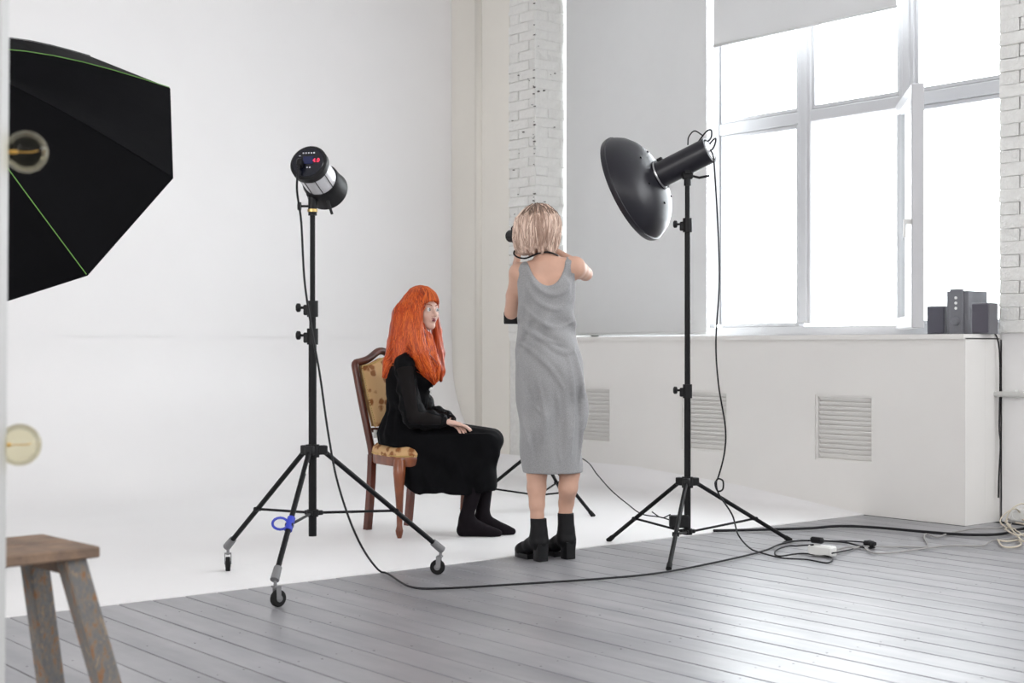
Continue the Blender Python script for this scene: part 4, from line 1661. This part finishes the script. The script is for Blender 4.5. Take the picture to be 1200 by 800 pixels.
for k in range(330):
    ph = RNG.uniform(0, 2 * math.pi)
    if abs((ph - math.radians(117) + math.pi) % (2 * math.pi) - math.pi) < .6:
        continue
    ph2 = ph + RNG.normal(0, .38)
    zb = RNG.uniform(1.472, 1.545)
    q = []
    for t in np.linspace(0, 1, 11):
        th = min(1, t * 1.5) * math.pi / 2
        R = .105 * math.sin(th) if t < .667 else .105 + .008 * math.sin((t - .667) * 9)
        z = 1.62 + .10 * math.cos(th) if t < .667 else 1.62 + (zb - 1.62) * (t - .667) / .333
        a = ph + (ph2 - ph) * t
        q.append((-.066 + R * math.cos(a), .022 + R * math.sin(a), z))
    paths.append(q)
part_ = [[], [], []]
for i_, q in enumerate(paths):
    k = i_ % 3
    if abs(q[7][0] + .045) < .028 and q[7][1] < 0:
        k = 2
    part_[k].append(q)
for k, m_ in enumerate((m_blond, m_bll, m_bld)):
    strands('hair_strands', HR, part_[k], fp, m_, person1, r=(.0028, .0024, .0022)[k], off=.0012)
strands('hair_strands', HR, [q[:6] for q in paths[::3]], fp, m_root, person1, r=.0025, off=.003)
# camera, neck strap
cdir = nrm(f1 * 1.0 + np.array((-.12, 0, 0)))
cc = np.array(H1(.125, 0, -.01)) + (-.01, 0, 0)
dc3 = thing('photo_camera', fp.w(cc), 'black photo camera held to the standing person\'s face, mostly hidden by hair', 'camera')
cw, cs = fp.w(cc), None
wdir = lambda v: (fp.X * float(v[0]) + fp.Y * float(v[1]) + Vector((0, 0, float(v[2])))).normalized()
cf = wdir(cdir)
cx_ = cf.cross(Vector((0, 0, 1))).normalized()
MB().box(cw, (.13, .05, .085), X=cx_, Y=cf, bev=.01).box(cw + Vector((0, 0, .052)), (.05, .05, .03), X=cx_, Y=cf, bev=.006).build('camera_body', m_blackp, dc3, smooth='auto')
MB().lathe(cw, cf, [(.02, .0), (.02, .032), (.06, .032), (.085, .030), (.115, .031), (.12, .031), (.12, .028), (.09, .026), (.09, 0)], 28).build('lens', m_blackp, dc3, smooth='auto')
MB().tube([fp.w(p) for p in catmull([(-.125, .10, 1.55), (-.175, .04, 1.50), (-.165, -.01, 1.472), (-.125, -.03, 1.462), (-.085, -.035, 1.475), (-.055, -.045, 1.487), (-.01, -.055, 1.490), (.03, -.03, 1.478), (.05, .03, 1.468)], 5)], .0042, 8).build('neck_strap', m_blackp, dc3, smooth=True)
# black pouch held under the left forearm
pw_ = thing('black_pouch', fp.w((-.19, .26, 1.17)), 'black square case showing below the standing person\'s left elbow', 'bag')
MB().box(fp.w((-.185, .235, 1.180)), (.085, .05, .062), X=fp.X, Y=fp.Y, bev=.004).build('case', m_blackp, pw_)
MB().tube([fp.w((-.20, .235, 1.208)), fp.w((-.185, .22, 1.24)), fp.w((-.15, .235, 1.208))], .004, 6).build('strap', m_blackp, pw_)
# boots
for k, (ax_, ay, dirx, diry) in enumerate(((-.060, -.005, -.50, .86), (.075, .072, -.52, .85))):
    d = nrm((dirx, diry, 0))
    s_ = np.array((-d[1], d[0], 0))
    c = np.array((ax_, ay, 0))
    Fb = Field((ax_ - .22, ay - .10, 0), (ax_ + .10, ay + .26, .26), .004)
    P = lambda a, z, b=0.: c + d * a + s_ * b + np.array((0, 0, z))
    zt = .205 if k == 0 else .222
    Fb.chain([P(-.003, zt), P(-.008, .14), P(-.012, .095)], [.040, .041, .045], .01)
    Fb.chain([P(.0, .10), P(.07, .065), P(.13, .040), P(.165, .034)], [.042, .036, .034, .028], .02)
    Fb.cap(P(.13, .036, .012), P(.15, .034, .008), .03, .026, .02)
    Fb.cap(P(.13, .036, -.012), P(.15, .034, -.008), .03, .026, .02)
    Fb.cap(P(-.02, .085), P(-.02, .075), .040, .036, .01)
    Fb.cut(lambda X, Y, Z: np.maximum(Z - zt, .016 - Z) + 0 * X + 0 * Y)
    bt = fmesh('ankle_boot', [Fb], fp, m_boot, person1, 1)
    hm = MB()
    W = lambda v: fp.w(v)
    for (z0, z1, r0_, r1_) in ((0.001, .085, .030, .034),):
        n = 16
        vs = []
        for z, rr in ((z0, r0_), ((z0 + z1) / 2, r0_), (z1, r1_)):
            for q in range(n):
                an = 2 * math.pi * q / n
                x_ = max(-1, min(1, 1.25 * math.cos(an)))
                y_ = max(-1, min(1, 1.25 * math.sin(an)))
                vs.append(W(P(-.024 + rr * x_, z, rr * .95 * y_)))
        fs = [(i * n + q, i * n + (q + 1) % n, (i + 1) * n + (q + 1) % n, (i + 1) * n + q) for i in range(2) for q in range(n)]
        fs += [tuple(range(n))[::-1], tuple(2 * n + q for q in range(n))]
        hm.add(vs, fs)
    hm.build('heel', m_bootsole, bt, smooth='auto')
    so = MB()
    prof = [(.045, -.033), (.09, -.038), (.13, -.040), (.165, -.034), (.188, -.018), (.194, 0), (.188, .018), (.165, .034), (.13, .040), (.09, .038), (.045, .033)]
    wd_ = lambda v: fp.X * float(v[0]) + fp.Y * float(v[1])
    so.prism(prof, W(P(0, .013)), wd_(d), wd_(s_), Vector((0, 0, 1)), .024)
    so.build('sole', m_bootsole, bt)

# ================================================================== CARVED CHAIR
MC = (-.557, 7.95)
FF = Vector((.66, -.75)).normalized()
WW = Vector((.75, .66)).normalized()
chc = L(MC[0], MC[1], 0)


def CP(w_, f_, z):
    return L(MC[0] + WW.x * w_ + FF.x * f_, MC[1] + WW.y * w_ + FF.y * f_, z)


chair = thing('carved_chair', chc, 'carved reddish wood chair with floral upholstery under the seated woman', 'chair')
cX = (CP(1, 0, 0) - CP(0, 0, 0)).normalized()
cY = (CP(0, 1, 0) - CP(0, 0, 0)).normalized()
# seat
def seat_outline(sc_, n=40):
    out = []
    for k in range(n):
        a = 2 * math.pi * k / n
        ca, sa = math.cos(a), math.sin(a)
        e_ = .42
        x = math.copysign(abs(ca) ** e_, ca)
        y = math.copysign(abs(sa) ** e_, sa)
        hw_ = (.160 + (.24 - .160) * (y + 1) / 2)
        out.append((x * hw_ * sc_, y * .205 * sc_ + .012 * (1 - x * x) * (y > 0)))
    return out


def stack(levels, n=40):
    vs, fs = [], []
    for (z, sc_) in levels:
        for (x, y) in seat_outline(sc_, n):
            vs.append(CP(x, y, z))
    for i in range(len(levels) - 1):
        for k in range(n):
            k2 = (k + 1) % n
            fs.append((i * n + k, i * n + k2, (i + 1) * n + k2, (i + 1) * n + k))
    fs.append(tuple(range(n))[::-1])
    fs.append(tuple((len(levels) - 1) * n + k for k in range(n)))
    return MB().add(vs, fs)


stack([(.435, 1.0), (.455, 1.02), (.478, .99), (.496, .90), (.507, .70), (.510, .3)]).build('seat_cushion', m_floral, chair, smooth='auto')
stack([(.385, .975), (.392, 1.0), (.43, 1.005), (.440, .99)]).build('seat_rail', m_wood2, chair, smooth='auto')
nl = MB()
for (x, y) in seat_outline(1.012, 90):
    c = CP(x, y, .443)
    nl.box(c, (.007, .007, .007), bev=.002)
tag(nl.build('nail_trim', m_brass, chair), kind='stuff')
# front legs (cabriole)
for s_ in (-1, 1):
    pts, rs = [], []
    for (z, o_, r_) in ((.425, 0, .030), (.39, .004, .034), (.35, .010, .033), (.28, .010, .026), (.20, .004, .0205), (.12, -.001, .0165), (.07, .002, .0155), (.045, .006, .021), (.025, .006, .018), (.0, .004, .010)):
        pts.append(CP(s_ * (.222 + o_), .178 + o_, z))
        rs.append(r_)
    MB().tube(catmull(pts, 3), list(np.interp(np.linspace(0, 9, 28), range(10), rs)), 14).build('front_leg', m_wood2, chair, smooth='auto')


def back_line(z):
    """offset backwards of the rear upright at height z"""
    if z < .44:
        return -.185 - .045 * ((.44 - z) / .44) ** 1.6
    return -.185 - .110 * ((z - .44) / .56) ** 1.15


for s_ in (-1, 1):
    mb = MB()
    zs = list(np.linspace(0.0, .43, 9))
    vs, fs = [], []
    for z in zs:
        f_ = back_line(z)
        for (a_, b_) in ((-1, -1), (1, -1), (1, 1), (-1, 1)):
            vs.append(CP(s_ * .143 + a_ * .0165, f_ + b_ * .02, z))
    for i in range(len(zs) - 1):
        for k in range(4):
            fs.append((i * 4 + k, i * 4 + (k + 1) % 4, (i + 1) * 4 + (k + 1) % 4, (i + 1) * 4 + k))
    fs += [(3, 2, 1, 0), tuple((len(zs) - 1) * 4 + k for k in range(4))]
    mb.add(vs, fs)
    mb.build('rear_leg', m_wood, chair, smooth='auto')
# back frame: uprights widening, serpentine top rail
outl = []
for z in np.linspace(.43, .93, 14):
    t = (z - .43) / .5
    outl.append((-(.143 + .05 * t ** 1.2 + .008 * math.sin(t * math.pi)), z))
for x in np.linspace(-.185, .185, 21)[0:]:
    u = x / .185
    z = .955 + .055 * math.exp(-(u / .42) ** 2) - .012 * abs(u) ** 3
    outl.append((x, z))
for z in np.linspace(.93, .43, 14):
    t = (z - .43) / .5
    outl.append(((.143 + .05 * t ** 1.2 + .008 * math.sin(t * math.pi)), z))
P_o = [CP(x, back_line(z) - .0, z) for (x, z) in outl]
bf = MB()
bf.tube(catmull(P_o, 2), .0215, 12)
bf.tube([CP(x, back_line(.56), .565) for x in np.linspace(-.145, .145, 5)], .014, 10)
bf.build('back_frame', m_wood, chair, smooth='auto')
inn = []
for (x, z) in outl:
    z2 = .585 + (z - .43) / (.955 - .43) * (.935 - .585)
    inn.append((x * .86, z2))
ctrx, ctrz = 0, .77
vs, fs = [], []
rings = [(1.0, .012), (1.0, .026), (.9, .038), (.6, .046), (.3, .048)]
for (sc_, of) in rings:
    for (x, z) in inn:
        xx, zz = x * sc_, ctrz + (z - ctrz) * sc_
        vs.append(CP(xx, back_line(zz) + of, zz))
n = len(inn)
for i in range(len(rings) - 1):
    for k in range(n):
        fs.append((i * n + k, i * n + (k + 1) % n, (i + 1) * n + (k + 1) % n, (i + 1) * n + k))
fs.append(tuple((len(rings) - 1) * n + k for k in range(n)))
fs.append(tuple(range(n))[::-1])
MB().add(vs, fs).build('back_pad', m_floral, chair, smooth=True)
MB().add([CP(x, back_line(z) - .012, z) for (x, z) in inn], [tuple(range(n))]).build('back_lining', m_floral, chair)
nl = MB()
ip = catmull([CP(x * 1.0, back_line(z) + .029, z) for (x, z) in inn], 2)
for c in ip:
    nl.box(c, (.0075, .0075, .0075), bev=.002)
tag(nl.build('nail_trim', m_brass, chair), kind='stuff')
MB().box(CP(-.125, back_line(.53) + .02, .545), (.012, .02, .045), X=cX, Y=cY).build('fabric_tag', m_white, chair)

# ================================================================== SEATED WOMAN
fs_ = Frame(500, 7.85)
person2 = thing('person', fs_.w((-.1, .03, 0)), 'seated person with long orange hair, black dress and black tights', 'person')
HC2 = (-.020, .0, 1.240)
BD = Field((-.33, -.30, .0), (.56, .34, 1.42), .006)
H2, HB2 = head(BD, HC2, math.radians(-43), .02)
BD.cap((-.10, .02, 1.00), (-.052, .012, 1.15), .048, .045, .025)
BD.loft([(.50, -.12, .115, .05, .16), (.60, -.115, .10, .04, .14), (.70, -.11, .085, .03, .115), (.82, -.105, .095, .025, .13), (.92, -.105, .09, .02, .135), (.98, -.105, .065, .02, .12), (1.02, -.10, .05, .02, .06)], .03)
NS, FS = np.array((-.115, -.135, .945)), np.array((-.095, .175, .945))
NE, NW = np.array((-.062, -.195, .655)), np.array((.105, -.15, .632))
FE, FW_ = np.array((-.02, .20, .66)), np.array((.135, .0, .630))
for (a, b, c) in ((NS, NE, NW), (FS, FE, FW_)):
    BD.cap((-.105, .02, .96), a, .045, .045, .03)
    BD.chain([a, (a + b) / 2, b], [.043, .038, .032], .03)
    BD.chain([b, b * .6 + c * .4, c], [.032, .033, .022], .01)
KN, KF = np.array((.345, -.07, .515)), np.array((.350, .10, .515))
AN, AF = np.array((.225, -.11, .085)), np.array((.310, -.035, .085))
LEGS = []
for (hp_, kn, an, toe) in (((-.10, -.05, .545), KN, AN, (.40, -.12, .022)), ((-.09, .13, .545), KF, AF, (.475, -.045, .022))):
    hp_ = np.array(hp_)
    toe = np.array(toe)
    LEGS.append((hp_, kn, an, toe))
    BD.chain([hp_, (hp_ + kn) / 2, kn], [.085, .070, .052], .03)


def legs(F, g):
    for (hp_, kn, an, toe) in LEGS:
        mid = kn * .68 + an * .32 + (-.012, 0, 0)
        F.chain([kn, mid, an + (0, 0, .03)], [.050 + g, .050 + g, .032 + g], .02)
        fd = nrm((toe - an) * (1, 1, 0))
        F.cap(an + (0, 0, .03), an + (-.02, 0, -.045), .034 + g, .030 + g, .015)
        F.cap(an + (0, 0, .0), an + fd * .11 + (0, 0, -.05), .034 + g, .026 + g, .025)
        F.cap(an - fd * .015 + (0, 0, -.052), toe - fd * .03 + (0, 0, .0), .030 + g, .024 + g, .02)
        F.cap(toe - fd * .05, toe, .024 + g, .014 + g, .02)


legs(BD, 0)
BD.cut(lambda X, Y, Z: .006 - Z + 0 * X + 0 * Y)
HN = Field((.05, -.24, .54), (.30, .10, .72), .0032)
hand(HN, NW + (.006, 0, -.002), (.92, .30, -.18), (0, .1, -1), (-.2, .98, 0), curl=.32)
hand(HN, FW_ + (.0, -.01, -.012), (.50, -.80, -.16), (0, 0, -1), (-.85, -.5, 0), curl=.28)
HF = Field((-.16, -.13, 1.08), (.10, .13, 1.37), .0028)
head(HF, HC2, math.radians(-43), .02)
HF.cap((-.10, .02, 1.00), (-.052, .012, 1.15), .048, .045, .025)
S_, P_ = BD.sl((-.2, -.2, 1.13), (.2, .2, 1.4), 0)
BD.D[S_] = np.maximum(BD.D[S_], .002)
body2 = fmesh('body', [BD, HN, HF], fs_, m_skin2, person2, 1)
face_bits(H2, HB2, fs_, person2, body2)
TG = Field((.12, -.22, .0), (.54, .20, .60), .0055)
legs(TG, .004)
TG.cut(lambda X, Y, Z: np.maximum(.003 - Z, Z - .56) + 0 * X + 0 * Y)
fmesh('tights', [TG], fs_, m_tights, person2, 1)
# dress
DD = Field((-.33, -.32, .18), (.48, .36, 1.11), .0065)


def folds2(X, Y, Z):
    a = np.arctan2(Y - .03, X + .1)
    return .006 * np.sin(a * 15 + Z * 12) * np.exp(-((Z - .62) / .10) ** 2) + .0035 * np.sin(Z * 60 + a * 4) * np.exp(-((Z - .70) / .06) ** 2)


DD.loft([(.495, -.135, .135, .05, .20), (.56, -.135, .140, .045, .195), (.62, -.125, .125, .04, .17), (.685, -.115, .108, .03, .14), (.72, -.110, .112, .028, .145), (.80, -.103, .124, .022, .155), (.87, -.100, .128, .02, .158), (.93, -.105, .112, .02, .155), (.985, -.105, .082, .02, .13), (1.03, -.098, .056, .02, .066), (1.06, -.090, .050, .018, .054), (1.095, -.076, .046, .016, .050)], .02, disp=folds2)
for s_ in (-1, 1):
    DD.ell((-.005, .02 + .07 * s_, .865), (.055, .06, .06), .04)
    DD.cap((-.105, .02, .955), NS if s_ < 0 else FS, .055, .055, .03)
for (hp_, kn, an, toe) in LEGS:
    DD.chain([hp_ + (0, 0, .005), kn + (.01, 0, 0)], [.095, .064], .05)
DD.cap((-.05, .04, .56), (.34, .02, .53), .075, .05, .06)
# drape of the skirt around the shins
S_, P_ = DD.sl((-.18, -.22, .20), (.46, .26, .60), .03)
X, Y, Z = P_
t = np.clip((.57 - Z) / .34, 0, 1)
x0 = -.095 - .035 * np.clip((.52 - Z) / .2, 0, 1) + .0 * t
x1 = .395 - .0 * t
cx, hx = (x0 + x1) / 2, (x1 - x0) / 2
cy, hy = .015, .175 - .01 * t
wav = .010 * np.sin(X * 46 + Z * 8) * t + .006 * np.sin(X * 23 + 1 + Z * 16) * t + .006 * np.sin(Z * 34 + X * 20)
rr = .085
qx = np.abs(X - cx) - hx + rr
qy = np.abs(Y - cy) - hy + rr
d2 = np.sqrt(np.maximum(qx, 0) ** 2 + np.maximum(qy, 0) ** 2) + np.minimum(np.maximum(qx, qy), 0) - rr + wav
hem = .235 + .055 * np.clip((-.02 - X) / .11, 0, 1) ** 1.3 + .022 * np.clip((X - .30) / .1, 0, 1) + .006 * np.sin(X * 25)
topz = .565 - .10 * np.clip((X - .33) / .10, 0, 1) ** 2
d = np.maximum(np.maximum(d2, Z - topz), hem - Z)
inner = np.maximum(d2 + .018, Z - .44)
d = np.maximum(d, -inner)
DD.comb(S_, d, .03)
DD.disp(lambda X, Y, Z: .0022 * np.sin(X * 70 + Y * 40 + Z * 30) * np.clip((.6 - Z) / .1, 0, 1))
fmesh('dress', [DD], fs_, m_bdress, person2, 1)
# sheer sleeves
SL = Field((-.22, -.32, .56), (.20, .30, 1.02), .0055)
for (a, b, c, sg) in ((NS, NE, NW, -1), (FS, FE, FW_, 1)):
    SL.chain([a + (0, 0, .005), (a * .5 + b * .5) + (-.004, .012 * sg * -1, 0), b * .85 + a * .15, b + (.005, 0, -.004)], [.055, .056, .062, .054], .03)
    SL.chain([b + (.0, 0, 0), b * .5 + c * .5 + (0, 0, -.004), c * .88 + b * .12, c], [.054, .056, .040, .027], .02)
SL.disp(lambda X, Y, Z: .0035 * np.sin(X * 90 - Z * 55) + .0025 * np.sin(Z * 75 + X * 30))
fmesh('sleeves', [SL], fs_, m_sheer, person2, 1)
# cuffs and brooch
for c, b in ((NW, NE), (FW_, FE)):
    v = nrm(c - b)
    MB().tube([fs_.w(c - v * .022), fs_.w(c + v * .006)], [.029, .027], 16).build('cuff', m_bdress, person2, smooth='auto')
bc = fs_.w(DD.project(np.array([(.06, -.06, .775)]), .001, 10)[0])
bt_ = MB().lathe(bc, fs_.X - fs_.Y * .6, [(0, 0), (0, .012), (.006, .010), (.008, 0)], 14)
bt_.lathe(bc + fs_.X * .004 - Vector((0, 0, .018)), fs_.X - fs_.Y * .6, [(0, 0), (0, .008), (.006, .006), (.007, 0)], 12)
bt_.build('brooch', m_white, person2, smooth='auto')
# hair, long and straight with a fringe
HH = Field((-.30, -.22, .80), (.16, .20, 1.41), .005)
f2, s2_, u2 = HB2
HH.ell(H2(-.018, 0, .030), (.110, .089, .100), .02, HB2)
HH.cap((-.08, .0, 1.22), (-.135, .0, 1.05), .080, .060, .05)
HH.chain([(-.12, -.02, 1.20), (-.155, -.03, 1.06), (-.20, -.04, .945), (-.228, -.045, .87)], [.070, .056, .036, .010], .04)
HH.chain([(-.10, -.05, 1.20), (-.12, -.09, 1.06), (-.135, -.12, .97), (-.15, -.14, .925)], [.065, .055, .036, .012], .04)
HH.chain([(-.065, -.070, 1.24), (-.058, -.10, 1.12), (-.028, -.115, 1.00), (.012, -.095, .90), (.045, -.075, .835)], [.040, .045, .048, .038, .010], .03)
HH.chain([(.0, -.055, 1.14), (.02, -.07, 1.02), (.045, -.06, .93), (.058, -.05, .855)], [.020, .034, .034, .014], .03)
HH.chain([(.035, .075, 1.24), (.052, .075, 1.12), (.062, .05, 1.0), (.075, .03, .90), (.078, .015, .85)], [.022, .028, .032, .026, .010], .02)
HH.chain([(-.10, .06, 1.2), (-.14, .08, 1.0)], [.07, .05], .04)
# face opening under the fringe
HH.ell(H2(.085, -.008, -.050), (.085, .064, .092), .006, HB2, sub=True)
HH.ell(H2(.105, -.006, -.002), (.06, .072, .046), .006, HB2, sub=True)
HH.disp(lambda X, Y, Z: .0018 * np.sin(X * 190 + Y * 120 + Z * 30) + .0012 * np.sin(Y * 210 - X * 110 - Z * 20) - .001)
hair2 = fmesh('hair', [HH], fs_, m_redhair, person2, 1)
paths = []
ends = [((-.055, -.09, 1.24), (-.045, -.15, 1.10), (-.018, -.165, 1.00), (.045, -.10, .84), .03),
        ((-.12, -.09, 1.20), (-.155, -.12, 1.05), (-.20, -.09, .95), (-.235, -.06, .86), .035),
        ((-.10, -.11, 1.20), (-.115, -.17, 1.06), (-.135, -.17, .97), (-.15, -.17, .90), .04),
        ((-.07, -.10, 1.22), (-.07, -.16, 1.08), (-.05, -.17, .98), (-.01, -.15, .88), .04),
        ((.0, -.06, 1.16), (.03, -.10, 1.04), (.055, -.09, .95), (.062, -.06, .84), .015)]
for k in range(760):
    a, b, c, d, sg = ends[RNG.integers(len(ends))]
    j = RNG.normal(0, sg, 3) * (1, .3, .3)
    crown = np.array(H2(-.02 + RNG.normal(0, .03), RNG.uniform(-.03, .02), .13))
    pts_ = [crown, np.array(H2(-.02, -.06, .10)) + j * .6, np.array(a) + j, np.array(b) + j * 1.1, np.array(c) + j * 1.2, np.array(d) + j * 1.2 + (0, 0, RNG.uniform(-.035, .05))]
    q = [np.array(v) for v in catmull([Vector(p) for p in pts_], 3)]
    paths.append(q)
for k, (m_, r_) in enumerate(((m_redd, .0022), (m_redm, .0024), (m_redm, .0022), (m_redl, .0016))):
    strands('hair_strands', HH, paths[k::4], fs_, m_, person2, r=r_, off=.0006 + .0005 * k)
fr_paths = []
for k in range(110):
    s0 = RNG.uniform(-.068, .068)
    pts_ = [H2(.02, s0 * .35, .132), H2(.07, s0 * .75, .105), H2(.096 - abs(s0) * .3, s0 * .95, .065), H2(.098 - abs(s0) * .35, s0, .030 + RNG.uniform(-.004, .006))]
    fr_paths.append([np.array(v) for v in catmull([Vector(p) for p in pts_], 3)])
for k, m_ in enumerate((m_redd, m_redm, m_redl)):
    strands('fringe', HH, fr_paths[k::3], fs_, m_, person2, r=.0020, off=.0008 + .0004 * k)
